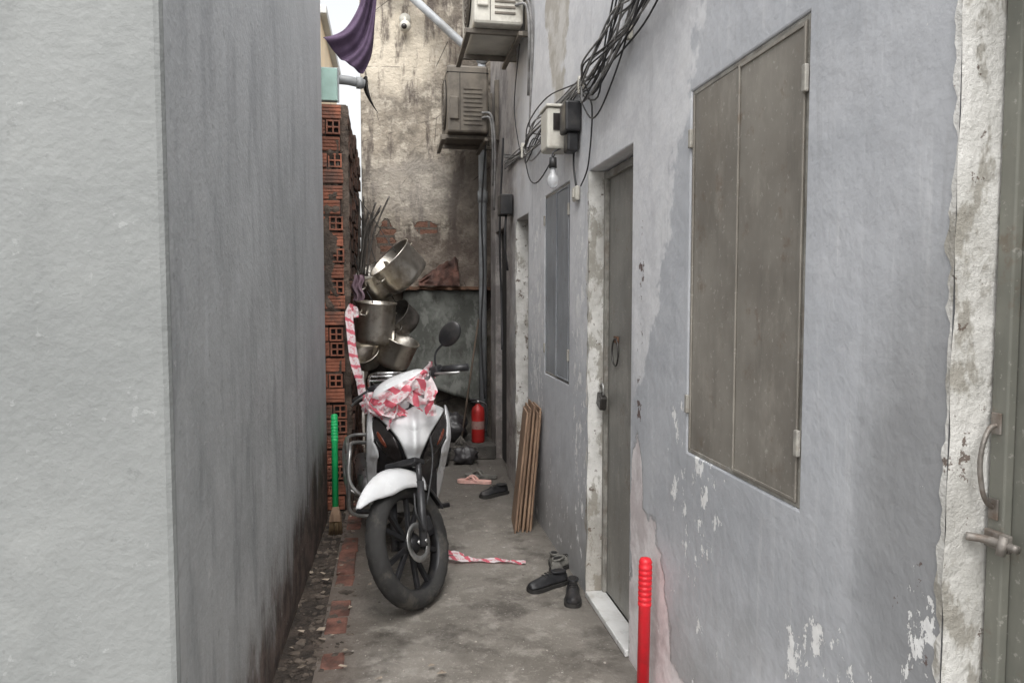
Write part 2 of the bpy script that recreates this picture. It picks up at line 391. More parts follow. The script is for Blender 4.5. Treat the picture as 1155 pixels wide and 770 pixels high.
SHOEG=simple('grey_sandal',(.15,.145,.13),.7,0,.3,20,(.06,.05,.045),.002)
SOLE=simple('shoe_sole',(.03,.028,.026),.8,0,.3,20)
PINK=simple('pink_rubber',(.70,.42,.37),.6,0,.15,14,(.4,.25,.2))
EXT=simple('extinguisher_red',(.34,.018,.016),.4,.1,.15,9,(.10,.02,.015),0,.6)
FIBRO=M('grey_green_sheet',.8)
_a=FIBRO.noise(3,5,.7);_b=FIBRO.noise(8,5,.72,vec=FIBRO.vec((1,1,.5),(2,2,2)))
_c=FIBRO.mix(FIBRO.mr(_a,.38,.62),(.085,.088,.078),(.18,.187,.17)); _c=FIBRO.mix(FIBRO.mr(_b,.52,.64,0,.6),_c,(.26,.265,.245)); _c=FIBRO.mix(FIBRO.mr(_b,.46,.34,0,.6),_c,(.05,.043,.037))
FIBRO.col(_c); FIBRO.bump(_a,.01); FIBRO=FIBRO.m
CLOTH=M('purple_cloth',.9); CLOTH.col(CLOTH.mix(CLOTH.mr(CLOTH.noise(9,5,.6),.3,.7),(.065,.04,.075),(.12,.08,.14))); CLOTH.bump(CLOTH.noise(300,2,.5),.001); CLOTH=CLOTH.m
GPANE=simple('green_pane',(.34,.50,.45),.4,0,.15,6,(.2,.25,.22))
THR=simple('white_tile_threshold',(.66,.66,.65),.35,0,.08,7,(.36,.34,.3),0,.6)
PEACH=simple('cream_render',(.85,.68,.46),.8,0,.1,2,(.6,.5,.36),.003)
LENSD=simple('dark_lamp_lens',(.03,.026,.025),.12,0,.2)
LENSC=M('headlight_lens',.08,0,(.5,.51,.52)); LENSC.b.inputs['Coat Weight'].default_value=1; LENSC=LENSC.m
LENSO=simple('amber_reflector',(.16,.04,.02),.2,0,.1)
GLASS=M('bulb_glass',.1,0,(.8,.81,.83)); GLASS.b.inputs['Transmission Weight'].default_value=.5; GLASS=GLASS.m
BRASS=simple('padlock_metal',(.10,.095,.09),.35,.8,.2,30)
GALV=simple('worn_galvanised',(.24,.22,.20),.5,.5,.3,22,(.14,.09,.06),.002,.7)
def tape_mat():
    m=M('red_white_barrier_tape',.3)
    uv=m.N('ShaderNodeSeparateXYZ'); m.L(m.tc.outputs['UV'],uv.inputs[0])
    k=m.mth('ADD',m.mul(uv.outputs[0],.42),m.mul(uv.outputs[1],.42))
    f=m.mth('FRACT',k,0)
    s=m.mr(m.mth('ABSOLUTE',m.mth('SUBTRACT',f,.5)),.15,.165,1,0)
    lt=m.mr(m.noise(60,2,.5),.50,.53)
    bandv=m.mr(m.mth('ABSOLUTE',m.mth('SUBTRACT',uv.outputs[1],.5)),.24,.28,1,0)
    c=m.mix(s,(.86,.76,.77),(.74,.16,.21))
    c=m.mix(m.mul(m.mul(m.mul(lt,bandv),.75),m.mth('SUBTRACT',1,s)),c,(.78,.30,.35))
    m.col(c)
    tr=m.N('ShaderNodeBsdfTranslucent'); m.L(c,tr.inputs['Color']); ms=m.N('ShaderNodeMixShader'); ms.inputs[0].default_value=.3
    out=[n for n in m.nt.nodes if n.type=='OUTPUT_MATERIAL'][0]
    m.L(m.b.outputs[0],ms.inputs[1]); m.L(tr.outputs[0],ms.inputs[2]); m.L(ms.outputs[0],out.inputs[0])
    return m.m
TAPE=tape_mat()

# ------------------------------------------------------------ ground
gm=M('street_ground',.9); gm.col(gm.mix(gm.mr(gm.noise(2,5,.65),.3,.7),(.16,.15,.14),(.27,.255,.23))); gm.bump(gm.noise(30,4,.6),.006)
mk('ground',[(-200,-200,-.03),(200,-200,-.03),(200,200,-.03),(-200,200,-.03)],[(0,1,2,3)],gm.m)
box('drain_gutter',-.62,-.291,-.5,6.9,-.025,.002,SOIL)
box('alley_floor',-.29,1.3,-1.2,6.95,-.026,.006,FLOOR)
box('front_pavement',-3.5,1.3,-4.5,-1.201,-.026,.004,gm.m)
box('side_pavement',-3.5,-.621,-1.2,1.6,-.026,.003,gm.m)
L=[];y=2.0
while y<5.0:
    ln=random.uniform(.12,.19); j=random.uniform(-.01,.01); zt=.014+random.uniform(-.006,.01)
    if random.random()>.25:
        rm=Matrix.Translation((-.235,y+ln/2,0))@Matrix.Rotation(random.uniform(-.06,.06),4,'Z')@Matrix.Rotation(random.uniform(-.05,.05),4,'X')
        L.append((-.045+j,.045+j,-ln/2+.006,ln/2-.006,-.02,zt,rm))
    y+=ln
boxes('brick_edging',L,simple('worn_red_brick',(.19,.09,.068),.9,0,.5,9,(.075,.062,.052),.01,.95,30),.008)
V=[];F=[]
def rock(cx,cy,cz,r):
    bm=bmesh.new(); bmesh.ops.create_icosphere(bm,subdivisions=1,radius=r)
    sx,sy,sz=random.uniform(.6,1.5),random.uniform(.6,1.5),random.uniform(.35,.8); o=len(V); rz=random.uniform(0,6)
    for v in bm.verts:
        p=Vector((v.co.x*sx,v.co.y*sy,v.co.z*sz))*random.uniform(.75,1.15); p=Matrix.Rotation(rz,3,'Z')@p
        V.append((cx+p.x,cy+p.y,cz+p.z))
    F.extend([tuple(v.index+o for v in f.verts) for f in bm.faces]); bm.free()
for i in range(750):
    yy=random.uniform(1.8,5.2); xx=random.triangular(-.45,-.15,-.36); rock(xx,yy,.004,random.choice([.004,.005,.006,.008,.010,.014,.020]))
mk('rubble',V,F,simple('rubble_stone',(.10,.08,.065),.95,0,.6,16,(.26,.22,.18),.003,.35))
V=[];F=[]
for i in range(300):
    xx=random.triangular(-.2,.88,.85 if i%2 else -.15); rock(xx,random.uniform(1.9,6.3),.007,random.choice([.002,.003,.004,.006]))
mk('floor_grit',V,F,simple('grit_stone',(.3,.27,.24),.95,0,.6,26,(.08,.07,.06),.0,.5))
V=[];F=[]
for i in range(50):
    cx=random.triangular(-.42,.3,-.3);cy=random.uniform(2.3,5.2);s=random.uniform(.008,.022);a=random.uniform(0,6);o=len(V)
    for k in range(4):
        b=a+k*math.pi/2+random.uniform(-.3,.3); V.append((cx+s*math.cos(b),cy+s*.6*math.sin(b),.018+random.uniform(0,.012)))
    F.append((o,o+1,o+2)); F.append((o,o+2,o+3))
mk('paper_litter',V,F,simple('litter_paper',(.34,.28,.22),.9,0,.6,18,(.1,.07,.05)))

# ------------------------------------------------------------ left house
HL=3.36
v=[(-.455,1.64,-.03),(-.395,4.72,-.03),(-5,4.72,-.03),(-5,1.5,-.03)]
lh=mk('walls',v+[(a,b,HL) for a,b,c in v],[(0,1,2,3),(4,5,6,7),(0,1,5,4),(1,2,6,5),(2,3,7,6),(3,0,4,7)],WALL_L,bevel=.014)
lp=box('parapet_cap',-5.04,-.47,1.56,4.76,HL+.002,HL+.05,simple('parapet_cement',(.3,.3,.29),.9,0,.3,4,(.1,.1,.1),.01),.01)
group('grey_rendered_house',[lh,lp])

# ------------------------------------------------------------ right row house
XW=.9; RC=.985
def bool_wall(name,b,cut,mat):
    w=box(name,*b,mat); cs=[]
    for c in cut:
        o=box('cut',*c,mat); q=w.modifiers.new('b','BOOLEAN'); q.object=o; q.solver='EXACT'; cs.append(o)
    dg=bpy.context.evaluated_depsgraph_get(); me=bpy.data.meshes.new_from_object(w.evaluated_get(dg))
    w.modifiers.clear(); w.data=me
    for o in cs: bpy.data.objects.remove(o)
    q=w.modifiers.new('bv','BEVEL'); q.width=.006; q.segments=2; q.limit_method='ANGLE'
    return w
kids=[]
WY0,WY1=1.505,2.14
HR=3.62
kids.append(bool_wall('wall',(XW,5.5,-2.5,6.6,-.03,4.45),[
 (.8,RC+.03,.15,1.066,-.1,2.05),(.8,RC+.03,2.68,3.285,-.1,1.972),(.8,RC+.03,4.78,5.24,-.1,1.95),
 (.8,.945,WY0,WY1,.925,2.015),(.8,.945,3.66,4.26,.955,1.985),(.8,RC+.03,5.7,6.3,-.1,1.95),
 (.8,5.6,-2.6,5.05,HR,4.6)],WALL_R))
def jamb(y,zt,name,xr=RC): 
    def fn(u,w):
        z=zt*u; x=XW-.004+(xr-XW+.004)*w
        if w==0: x+=.008*mnoise.noise(Vector((3,z*9,y)))
        return (x,y-.006-.003*mnoise.noise(Vector((x*20,z*6,y))),z)
    return grid(name,fn,40,5,JAMB,False)
kids+= [jamb(1.066,2.046,'jamb_a'),jamb(3.285,1.968,'jamb_b'),jamb(5.24,1.945,'jamb_c')]
def strip(y0,y1,zt,name):
    V=[];F=[];n=160
    for i in range(n+1):
        z=zt*i/n
        w=(y1-y0)*max(.05,(.6+1.1*mnoise.noise(Vector((1,z*7,y0)))+.8*mnoise.noise(Vector((1,z*30,y0)))))
        V+= [(XW-.0035,y0,z),(XW-.0035,y0+w,z)]
    for i in range(n): F.append((2*i,2*i+1,2*i+3,2*i+2))
    return mk(name,V,F,JAMB)
kids+=[strip(1.062,1.080,2.05,'arris_a'),strip(3.281,3.315,1.97,'arris_b'),strip(5.236,5.3,1.95,'arris_c')]
kids.append(boxes('door_leaf',[(RC,RC+.03,2.69,3.275,.035,1.96)],DOOR,.002))
kids.append(boxes('door_frame',[(RC-.02,RC-.001,3.245,3.274,.035,1.962),(RC-.02,RC-.001,2.69,2.715,.035,1.962),(RC-.02,RC-.001,2.716,3.244,1.93,1.962)],FRAME,.002))
kids.append(box('threshold',XW-.012,RC-.004,2.684,3.276,.008,.034,THR,.004))
kids.append(boxes('near_door_leaf',[(RC,RC+.03,.16,1.055,.01,2.04)],DOORN,.002))
kids.append(boxes('near_door_rail',[(RC-.018,RC-.001,1.022,1.054,.01,2.04)],DOORN,.003))
kids.append(box('far_door_leaf',RC,RC+.03,4.79,5.23,.01,1.94,simple('brown_door',(.11,.09,.07),.6,0,.4,6,(.04,.03,.025),.003),.002))
kids.append(box('end_door_leaf',RC-.03,RC+.02,5.71,6.29,.01,1.94,DARK))
kids.append(tube('door_pull',[(RC-.016,1.04,1.195),(RC-.032,1.04,1.19),(RC-.048,1.035,1.165),(RC-.052,1.035,1.13),(RC-.046,1.035,1.09),(RC-.030,1.04,1.065),(RC-.014,1.04,1.06)],.004,GALV))
kids.append(boxes('pull_plates',[(RC-.022,RC-.0185,1.03,1.05,1.18,1.215),(RC-.022,RC-.0185,1.03,1.05,1.04,1.075)],GALV,.002))
kids.append(tube('bolt',[[(RC-.03,.98,1.01),(RC-.035,1.03,1.01),(RC-.055,1.055,1.01)],[(RC-.035,1.0,1.025),(RC-.042,1.0,.995)]],.007,GALV))
kids.append(boxes('hasp',[(RC-.028,RC-.0185,1.0,1.05,.995,1.025)],GALV,.003))
kids.append(box('door_label',RC-.004,RC-.001,.93,.975,1.405,1.44,simple('paper_label',(.72,.66,.6),.7,0,.2,90,(.5,.12,.1),0,.8)))
kids.append(box('door_label_b',RC-.0045,RC-.0005,.90,.948,1.19,1.26,simple('card_label',(.55,.45,.33),.7,0,.2,30)))
HM=simple('hinge_metal',(.36,.345,.31),.5,.2,.2,30,(.2,.15,.1))
def window(pref,y0,y1,z0,z1,mt,split):
    o=[];x=XW
    o.append(boxes(pref+'_frame',[(x+.004,x+.04,y0+.001,y0+.016,z0+.001,z1-.001),(x+.004,x+.04,y1-.016,y1-.001,z0+.001,z1-.001),(x+.004,x+.04,y0+.017,y1-.017,z1-.014,z1-.001),(x+.004,x+.04,y0+.017,y1-.017,z0+.001,z0+.014)],FRAME,.002))
    ym=y0+(y1-y0)*split
    def leaf(a,b,xo,nm):
        def fn(u,w):
            yy=a+(b-a)*u; zz=z0+.010+(z1-z0-.022)*w
            ed=min(u,1-u,.2)*min(w,1-w,.2)*25
            return (x+xo+.0035*mnoise.noise(Vector((yy*4,zz*3,a)))*ed,yy,zz)
        return grid(nm,fn,14,30,mt,True)
    o.append(leaf(y0+.010,ym-.003,.002,pref+'_leaf_a')); o.append(leaf(ym+.003,y1-.010,.006,pref+'_leaf_b'))
    o.append(boxes(pref+'_lips',[(x-.004,x+.001,ym-.011,ym-.004,z0+.014,z1-.016),(x-.003,x+.001,y0+.012,y0+.019,z0+.014,z1-.016),(x+.0005,x+.005,y1-.020,y1-.012,z0+.014,z1-.016),(x-.002,x+.002,y0+.020,ym-.012,z1-.024,z1-.017),(x-.002,x+.002,y0+.020,ym-.012,z0+.014,z0+.021)],mt,.001))
    o.append(box(pref+'_backing',x+.026,x+.0448,y0+.017,y1-.017,z0+.015,z1-.015,DARK))
    hs=[]
    for zz in (z0+.15,z1-.14): 
        hs.append((x-.010,x+.001,y0-.002,y0+.014,zz-.03,zz+.03)); hs.append((x-.009,x+.003,y1-.013,y1+.003,zz-.028,zz+.028))
    o.append(boxes(pref+'_hinges',hs,HM,.003))
    return o
kids+=window('window',WY0,WY1,.925,2.015,SHUT,.52)
kids+=window('small_window',3.66,4.26,.955,1.985,SHUTB,.5)
SL=simple('slab_cement',(.25,.25,.24),.9,0,.3,4)
kids.append(box('roof_slab',.895,5.6,-2.55,5.045,HR+.002,HR+.06,SL,.01)); kids.append(box('roof_slab_rear',.87,5.6,5.03,6.62,4.452,4.52,SL,.01))
group('row_house',kids)
y=3.215;z=.945;x=.945
group('padlock',[box('lock_body',x-.016,x+.016,y-.034,y+.034,z-.045,z+.018,BRASS,.006,Mx=Matrix.Translation((x,y,z))@Matrix.Rotation(.35,4,'X')@Matrix.Translation((-x,-y,-z))),
    tube('shackle',[(x,y-.02,z+.015),(x,y-.02,z+.05),(x,y,z+.068),(x,y+.02,z+.05),(x,y+.02,z+.015)],.005,STEEL)])
group('door_handle',[tube('ring',[(.975,3.12+.045*math.cos(a),1.16+.06*math.sin(a)) for a in [i*math.pi/6 for i in range(12)]],.004,BRASS,cyc=True),box('handle_plate',.976,.983,3.09,3.15,1.2,1.23,RUST,.002)])

# ------------------------------------------------------------ back house
bk=[]
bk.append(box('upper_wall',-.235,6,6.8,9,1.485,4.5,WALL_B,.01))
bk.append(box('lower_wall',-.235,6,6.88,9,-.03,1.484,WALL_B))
V=[];F=[];n=50
for i in range(n+1):
    x=-.2+1.2*i/n; k=.012*mnoise.noise(Vector((x*12,0,0)))
    V+=[(x,6.80,1.50+k),(x,6.70+k*2,1.497+k),(x,6.70+k*2,1.47+k),(x,6.80,1.465)]
for i in range(n):
    for k in range(4): F.append((i*4+k,i*4+(k+1)%4,i*4+4+(k+1)%4,i*4+4+k))
bk.append(mk('rusted_lintel',V,F,RUST))
def fs(u,w):
    x=.12+u*.76; zb=.42+.30*(1-u)**2+.22*(1-abs(2*u-1)**2)*.2; z=zb+(1.462-zb)*w
    return (x,6.76-.03*math.sin(u*5)+.03*mnoise.noise(Vector((x*4,z*3,0)))-.05*(1-w)**2,z)
bk.append(grid('patched_sheet',fs,30,30,FIBRO,solid=.004))
bk.append(box('step',.3,.897,6.25,6.87,.007,.13,simple('step_cement',(.07,.063,.056),.9,0,.4,7,(.03,.03,.03),.01),.012))
group('old_plaster_house',bk)
def scr(u,w):
    x=.26+.36*u
    return (x,6.64+.10*w+.04*math.sin(u*11+w*2)+.03*mnoise.noise(Vector((u*7,w*5,3))),1.505+(.26-.30*(u-.7)**2+.05*mnoise.noise(Vector((u*6,0,1))))*w*(.45+.55*u))
grid('rusted_scrap_sheet',scr,40,12,simple('rusty_scrap',(.10,.05,.038),.9,0,.5,9,(.035,.02,.018),.01,.7))
BAG=simple('dark_plastic_bag',(.035,.033,.035),.35,0,.3,9,(.09,.08,.075),.01,.4,14)
def bag(c,r,name='plastic_bag'):
    V=[];F=[];n=28;m=16
    for i in range(m+1):
        th=math.pi*i/m
        for k in range(n):
            ph=2*math.pi*k/n; d=Vector((math.sin(th)*math.cos(ph),math.sin(th)*math.sin(ph),math.cos(th)))
            q=1+.35*mnoise.noise(d*2.2+Vector(c)*3)+.12*mnoise.noise(d*7)
            p=Vector((d.x*r[0],d.y*r[1],d.z*r[2]))*q; V.append((c[0]+p.x,c[1]+p.y,max(c[2]-r[2]*.8,c[2]+p.z)))
    for i in range(m):
        for k in range(n): F.append((i*n+k,i*n+(k+1)%n,(i+1)*n+(k+1)%n,(i+1)*n+k))
    return clean(mk(name,V,F,BAG,smooth=True))
bag((.54,6.48,.25),(.13,.10,.14)); bag((.36,6.1,.12),(.12,.10,.13)); bag((.2,6.3,.16),(.13,.12,.18)); bag((.62,6.12,.075),(.10,.07,.08))
boxes('crate_stack',[(.14,.42,6.5,6.8,.14,.40),(.16,.40,6.5,6.78,.405,.60)],simple('dark_carton',(.085,.065,.048),.85,0,.4,9,(.03,.025,.02),.004),.008)

# ------------------------------------------------------------ hollow-brick wall
L=[];core=[(-.60,-.262,4.925,6.79,-.02,2.63)]
rows=26;rh=.101;XE=-.290
def stretcher(x0,x1,z0,z1,y=4.9):
    L.append((x0,x1,y+.004,y+.06,z0,z1))
    n=4;s=(z1-z0)/n
    for k in range(n): L.append((x0+.001,x1-.001,y-.001,y+.0035,z0+k*s+.003,z0+(k+1)*s-.003))
def header(x0,x1,z0,z1,y=4.895):
    t=.0095; xm=(x0+x1)/2;zm=(z0+z1)/2
    for a in (x0,xm-t/2,x1-t): L.append((a,a+t,y,y+.06,z0,z1))
    for b in (z0,zm-t/2,z1-t):
        L.append((x0+t+.0002,xm-t/2-.0002,y+.001,y+.06,b,b+t)); L.append((xm+t/2+.0002,x1-t-.0002,y+.001,y+.06,b,b+t))
for i in range(rows):
    z0=.01+i*rh+random.uniform(-.003,.003); z1=z0+.088; j=random.uniform(-.016,.010); yy=4.9+random.uniform(-.008,.006)
    if random.random()<(.2 if i%2 else .55):
        stretcher(-.6,XE-.094+j,z0,z1,yy); header(XE-.086+j,XE+j,z0,z1,yy-random.uniform(.0,.012))
    else: stretcher(-.6,XE+j,z0,z1,yy)
fb=boxes('front_bricks',L,BRICK,.0015)
L2=[]
for i in range(rows):
    z0=.012+i*rh;y=4.97+random.uniform(0,.08)
    while y<6.75:
        y1=min(6.78,y+.18)
        if random.random()>.2: L2.append((-.27,-.25+random.uniform(-.010,.014),y,y1-.012,z0,z0+.084))
        y=y1
sb=boxes('side_bricks',L2,BRICKD,.004)
def sm(u,w):
    x=-.315+.065*u; z=2.62*w
    e=.5+.5*mnoise.noise(Vector((x*8,z*5,0)))+.3*mnoise.noise(Vector((x*20,z*17,2)))
    return (x+(.012*mnoise.noise(Vector((0,z*13,5))) if u in(0,1) else 0),4.925-.034*max(0,e)*min(1,u*2.2),z)
smr=grid('mortar_smear',sm,8,240,MORTAR)
# render patches smeared over the brick face
def sp1(u,w):
    x=-.44+.13*u; z=.9+1.5*w
    e=mnoise.noise(Vector((x*9,z*3.1,7)))+.5*mnoise.noise(Vector((x*25,z*14,2)))
    return (x,4.912-.06*max(-.2,min(.35,e)),z)
spm=grid('plaster_splash',sp1,16,160,MORTAR)
group('hollow_brick_wall',[fb,sb,smr,spm,boxes('mortar_core',core,MORTAR),boxes('brick_void_shade',[(XE-.1,XE-.005,4.915,4.924,.0,2.6)],DARK)])  # dark sheet painted in for the shade inside the brick holes
group('cream_house',[box('walls',-6,-.78,9.3,12,-.03,4.75,PEACH),box('roof',-6.1,-.7,9.2,12.1,4.752,4.85,simple('tin_roof',(.5,.5,.48),.5,.3,.2,2),.01),boxes('windows',[(-2.4,-1.5,9.26,9.298,2.2,3.3)],LENSD)])
group('green_plastic_panel',[box('pane',-.44,-.315,4.93,4.955,2.655,2.86,GPANE,.004),box('pane_frame',-.45,-.305,4.956,4.966,2.65,2.87,PVC,.003)])
group('gutter_pipe',[tube('pipe',[(-.36,5.0,2.81),(-.25,5.02,2.81),(-.15,5.05,2.80)],.030,PVC,12,straight=True),lathe('collar',[(0,-.02),(.038,-.02),(.038,.02),(0,.02)],(-.18,5.04,2.803),(1,.1,0),PVC,16)])
LE=smoothpts([(-.14,5.0,3.46),(-.18,4.99,3.28),(-.27,4.97,3.12),(-.40,4.96,3.05)],8); RE=smoothpts([(-.05,5.0,3.46),(-.075,5.02,3.2),(-.10,5.03,3.0),(-.155,5.02,2.86)],8)
def cl(u,w):
    k=w*(len(LE)-1);i=min(int(k),len(LE)-2);t=k-i
    a=LE[i].lerp(LE[i+1],t);b=RE[i].lerp(RE[i+1],t);p=a.lerp(b,u)
    p.y+=.03*math.sin(u*11+w*4)+.012*math.sin(u*27+w*9); p.z-=.03*math.sin(u*math.pi)*w
    return tuple(p)
def cl2(u,w):
    a=Vector((-.17,5.06,2.84)).lerp(Vector((-.075,5.06,2.64)),w);b=Vector((-.13,5.08,2.86)).lerp(Vector((-.06,5.07,2.62)),w);p=a.lerp(b,u);p.y+=.02*math.sin(u*7);p.x-=.02*math.sin(w*3);return tuple(p)
group('hanging_cloth',[grid('cloth',cl,30,26,CLOTH,solid=.002),grid('cloth_tail',cl2,6,12,DARK,solid=.002),tube('clothes_line',[(-.9,5.0,3.44),(-.1,5.01,3.47),(.9,5.05,3.5)],.004,CABLE)])

# ------------------------------------------------------------ pipes
group('drain_pipe',[tube('diagonal',[(-.02,6.68,4.22),(.70,6.66,3.60),(.80,6.66,3.52)],.035,PVC,14,straight=True),
 tube('vertical',[(.83,6.66,3.50),(.835,6.66,2.4),(.835,6.66,.1)],.036,PVC,14,straight=True),
 lathe('elbow',[(0,-.08),(.045,-.08),(.045,.06),(0,.06)],(.815,6.66,3.52),(.5,0,-.9),PVC,16),
 lathe('coupling',[(0,-.05),(.045,-.05),(.045,.05),(0,.05)],(.835,6.66,2.3),(0,0,1),PVC,16)])
tube('cable_drop',[[(.86,6.5,2.9),(.80,6.45,2.2),(.82,6.5,1.6),(.80,6.5,1.1),(.83,6.5,.5)],[(.86,5.6,2.6),(.84,5.65,1.9),(.86,5.7,1.4),(.85,5.6,1.0)]],.008,CABLE)
group('security_camera',[lathe('base',[(0,0),(.05,0),(.05,-.03),(0,-.03)],(.16,6.798,3.86),(0,1,0),CREAM,20),ellipsoid('dome',(.16,6.72,3.78),(.05,.05,.05),CREAM),tube('arm',[(.16,6.77,3.86),(.16,6.73,3.85),(.16,6.72,3.8)],.014,CREAM),ellipsoid('lens',(.15,6.68,3.765),(.025,.02,.025),LENSD)])

# ------------------------------------------------------------ air conditioners (face -x)
def ac(x0,x1,y0,y1,z0,z1,mt):
    k=[]
    k.append(box('casing',x0,x1,y0,y1,z0,z1,mt,.018))
    k.append(boxes('seams',[(x0-.002,x1+.002,y0-.002,y1+.002,z1-.06,z1-.055),(x0+.10,x0+.104,y0-.003,y0+.01,z0+.02,z1-.06)],DARK))
    k.append(boxes('side_louvres',[(x0+.13,x1-.05,y0-.006,y0+.006,z0+.06+i*.035,z0+.075+i*.035) for i in range(int((z1-z0-.2)/.035))],ACD,.002))
    k.append(box('service_cover',x0+.02,x0+.09,y0-.02,y0+.004,z0+.1,z0+.28,mt,.008))
    cy=(y0+y1)/2-.06;cz=(z0+z1)/2
    rings=[[(x0-.012,cy+r*math.cos(a),cz+r*math.sin(a)) for a in [i*math.pi/10 for i in range(20)]] for r in (.05,.09,.13,.17,.2)]
    k.append(tube('fan_grille',rings,.004,ACD,6,cyc=True,n=2))
    k.append(tube('grille_spokes',[[(x0-.012,cy,cz),(x0-.012,cy+.2*math.cos(a),cz+.2*math.sin(a))] for a in [i*math.pi/6 for i in range(12)]],.003,ACD,6,straight=True))
    k.append(lathe('fan_well',[(0,0),(.2,0),(.205,-.01)],(x0-.003,cy,cz),(-1,0,0),DARK,32))
    bl=[]
    for yy in (y0+.08,y1-.12):
        bl+= [(x0-.05,XW-.001,yy,yy+.03,z0-.035,z0-.004),(XW-.035,XW-.002,yy+.001,yy+.029,z0-.003,z0+.45)]
    bl+=[(x0-.048,x0-.016,y0+.0,y1,z0-.062,z0-.036),(x1-.03,x1,y0+.0,y1,z0-.062,z0-.036)]
    k.append(boxes('bracket',bl,ACD,.003))
    k.append(tube('refrigerant_pipes',[[(x1-.05,y0-.0,z0+.12),(x1+.01,y0-.05,z0+.1),(x1+.03,y0-.04,z0-.1),(x1+.05,y0+.1,z0-.4)],[(x1-.05,y0-.0,z0+.16),(x1+.02,y0-.06,z0+.12),(x1+.05,y0-.04,z0-.15),(x1+.06,y0+.1,z0-.6)]],.009,CABLEG))
    return k
group('air_conditioner',ac(.53,.84,4.64,5.35,3.09,3.65,CREAM))
group('air_conditioner',ac(.47,.80,6.0,6.6,2.72,3.25,ACD))

# ------------------------------------------------------------ meter box, bulb, switch, cables
group('electricity_meter',[box('housing',.77,.897,3.60,3.76,2.13,2.33,CREAM,.012),box('cover_lip',.765,.897,3.59,3.77,2.331,2.345,CREAM,.004),
    boxes('cutout_switch',[(.82,.897,3.42,3.55,2.18,2.32),(.835,.89,3.44,3.53,2.09,2.179)],BLACKP,.01),
    box('dial_window',.80,.86,3.594,3.599,2.22,2.30,LENSD)])
group('light_bulb',[tube('flex',[(.86,3.62,2.14),(.80,3.6,2.11),(.80,3.6,2.07)],.004,CABLE),lathe('holder',[(0,.0),(.018,0),(.02,-.05),(0,-.05)],(.80,3.6,2.085),(0,0,1),BLACKP,16),
   lathe('glass',[(0,-.105),(.014,-.102),(.026,-.088),(.030,-.07),(.026,-.05),(.014,-.03),(.012,0),(0,0)],(.80,3.6,2.04),(0,0,1),GLASS,20)])
group('wall_socket',[box('plate',.875,.897,3.44,3.52,1.86,1.93,CREAM,.008),box('button',.868,.8745,3.46,3.49,1.875,1.915,CREAM,.003),tube('lead',[(.885,3.47,1.93),(.88,3.5,2.02),(.885,3.52,2.1)],.005,CABLE)])
paths=[];pg=[]
U=random.uniform
for i in range(15):
    xx=.885-U(0,.06); h=2.36+U(-.045,.07)
    pts=[(xx,1.75+U(-.2,.15),2.95+.05*i),(xx-.01,2.08+U(-.12,.10),2.56+U(-.08,.12)),(xx-.02,2.4+U(-.05,.05),2.40+U(-.09,.12)),(xx,2.75,h+U(-.07,.07)),(xx-.01,3.1,h+U(-.10,.05)),(.88,3.42,2.38+U(-.03,.03)),(xx,3.9,h+U(-.12,.05)),(xx-.01,4.4,h+U(-.12,.06)),(.885,4.9,2.36+U(-.04,.04)),(.87,5.6,2.42+U(-.06,.06))]
    (pg if i%2==0 else paths).append(pts)
for i in range(4):
    paths.append([(.88,2.25+.1*i,3.3),(.86,2.36+.07*i,2.85),(.84,2.6+.08*i,2.50-.03*i),(.84,2.95,2.33-.04*i),(.87,3.35,2.33)])
paths.append([(.88,3.4,2.33),(.86,3.1,2.16),(.86,2.85,2.22),(.87,2.62,2.42),(.87,2.5,2.8),(.88,2.45,3.4)])
paths.append([(.88,3.75,2.2),(.84,4.1,2.06),(.84,4.4,2.1),(.88,4.8,2.3)])
paths.append([(.89,5.0,2.35),(.86,5.1,2.7),(.88,5.0,3.1)])
paths.append([(.89,3.4,2.34),(.885,3.2,2.24),(.885,3.25,2.0),(.889,3.4,1.92)])
group('overhead_cables',[tube('black_wires',paths,.0038,CABLE,6),tube('grey_wires',pg,.0045,CABLEG,6),boxes('insulators',[(.87,.897,2.68,2.70,2.35,2.43),(.87,.897,3.38,3.40,2.34,2.42),(.87,.897,4.88,4.90,2.32,2.42)],CREAM,.005)])
group('junction_box',[box('box_body',.80,.895,5.35,5.5,2.0,2.15,BLACKP,.01),tube('lead',[(.85,5.4,2.0),(.84,5.4,1.8),(.87,5.45,1.6)],.008,CABLE)])

# ------------------------------------------------------------ pots
def pot(name,c,ax,r,h,mt,handles=True):
    a=Vector(ax).normalized(); c=Vector(c)-a*h/2
    k=[lathe('body',[(0,0),(r*.80,0),(r*.93,.012),(r*.99,.045),(r,h-.01),(r*1.06,h),(r*1.06,h+.004),(r*.985,h),(r*.975,.05),(r*.9,.014),(0,.01)],c,ax,mt,48)]
    fm=frame(c,ax)
    if handles:
        for s in (1,-1):
            k.append(tube('handle',[fm@Vector((s*r*.99,-.035,h*.72)),fm@Vector((s*(r+.035),-.03,h*.74)),fm@Vector((s*(r+.035),.03,h*.74)),fm@Vector((s*r*.99,.035,h*.72))],.005,mt))
    return group(name,k)
pot('cooking_pot',(.075,5.32,1.605),(-.62,-.20,.62),.172,.22,POT)
pot('cooking_pot',(-.09,5.42,1.50),(-.35,-.30,.75),.135,.20,POT)
pot('cooking_pot',(-.095,5.15,1.225),(.06,-.08,1),.132,.28,POT)
pot('cooking_pot',(.095,5.35,1.245),(-.55,-.40,.5),.11,.15,POTD)
pot('cooking_pot',(.03,5.22,1.03),(.35,-.20,.8),.14,.20,POT)
pot('cooking_pot',(-.165,5.2,1.01),(-.2,-.7,.5),.11,.15,POT)
pot('cooking_pot',(-.03,5.35,.80),(.2,-.6,.6),.14,.16,POTD)
sp=[]
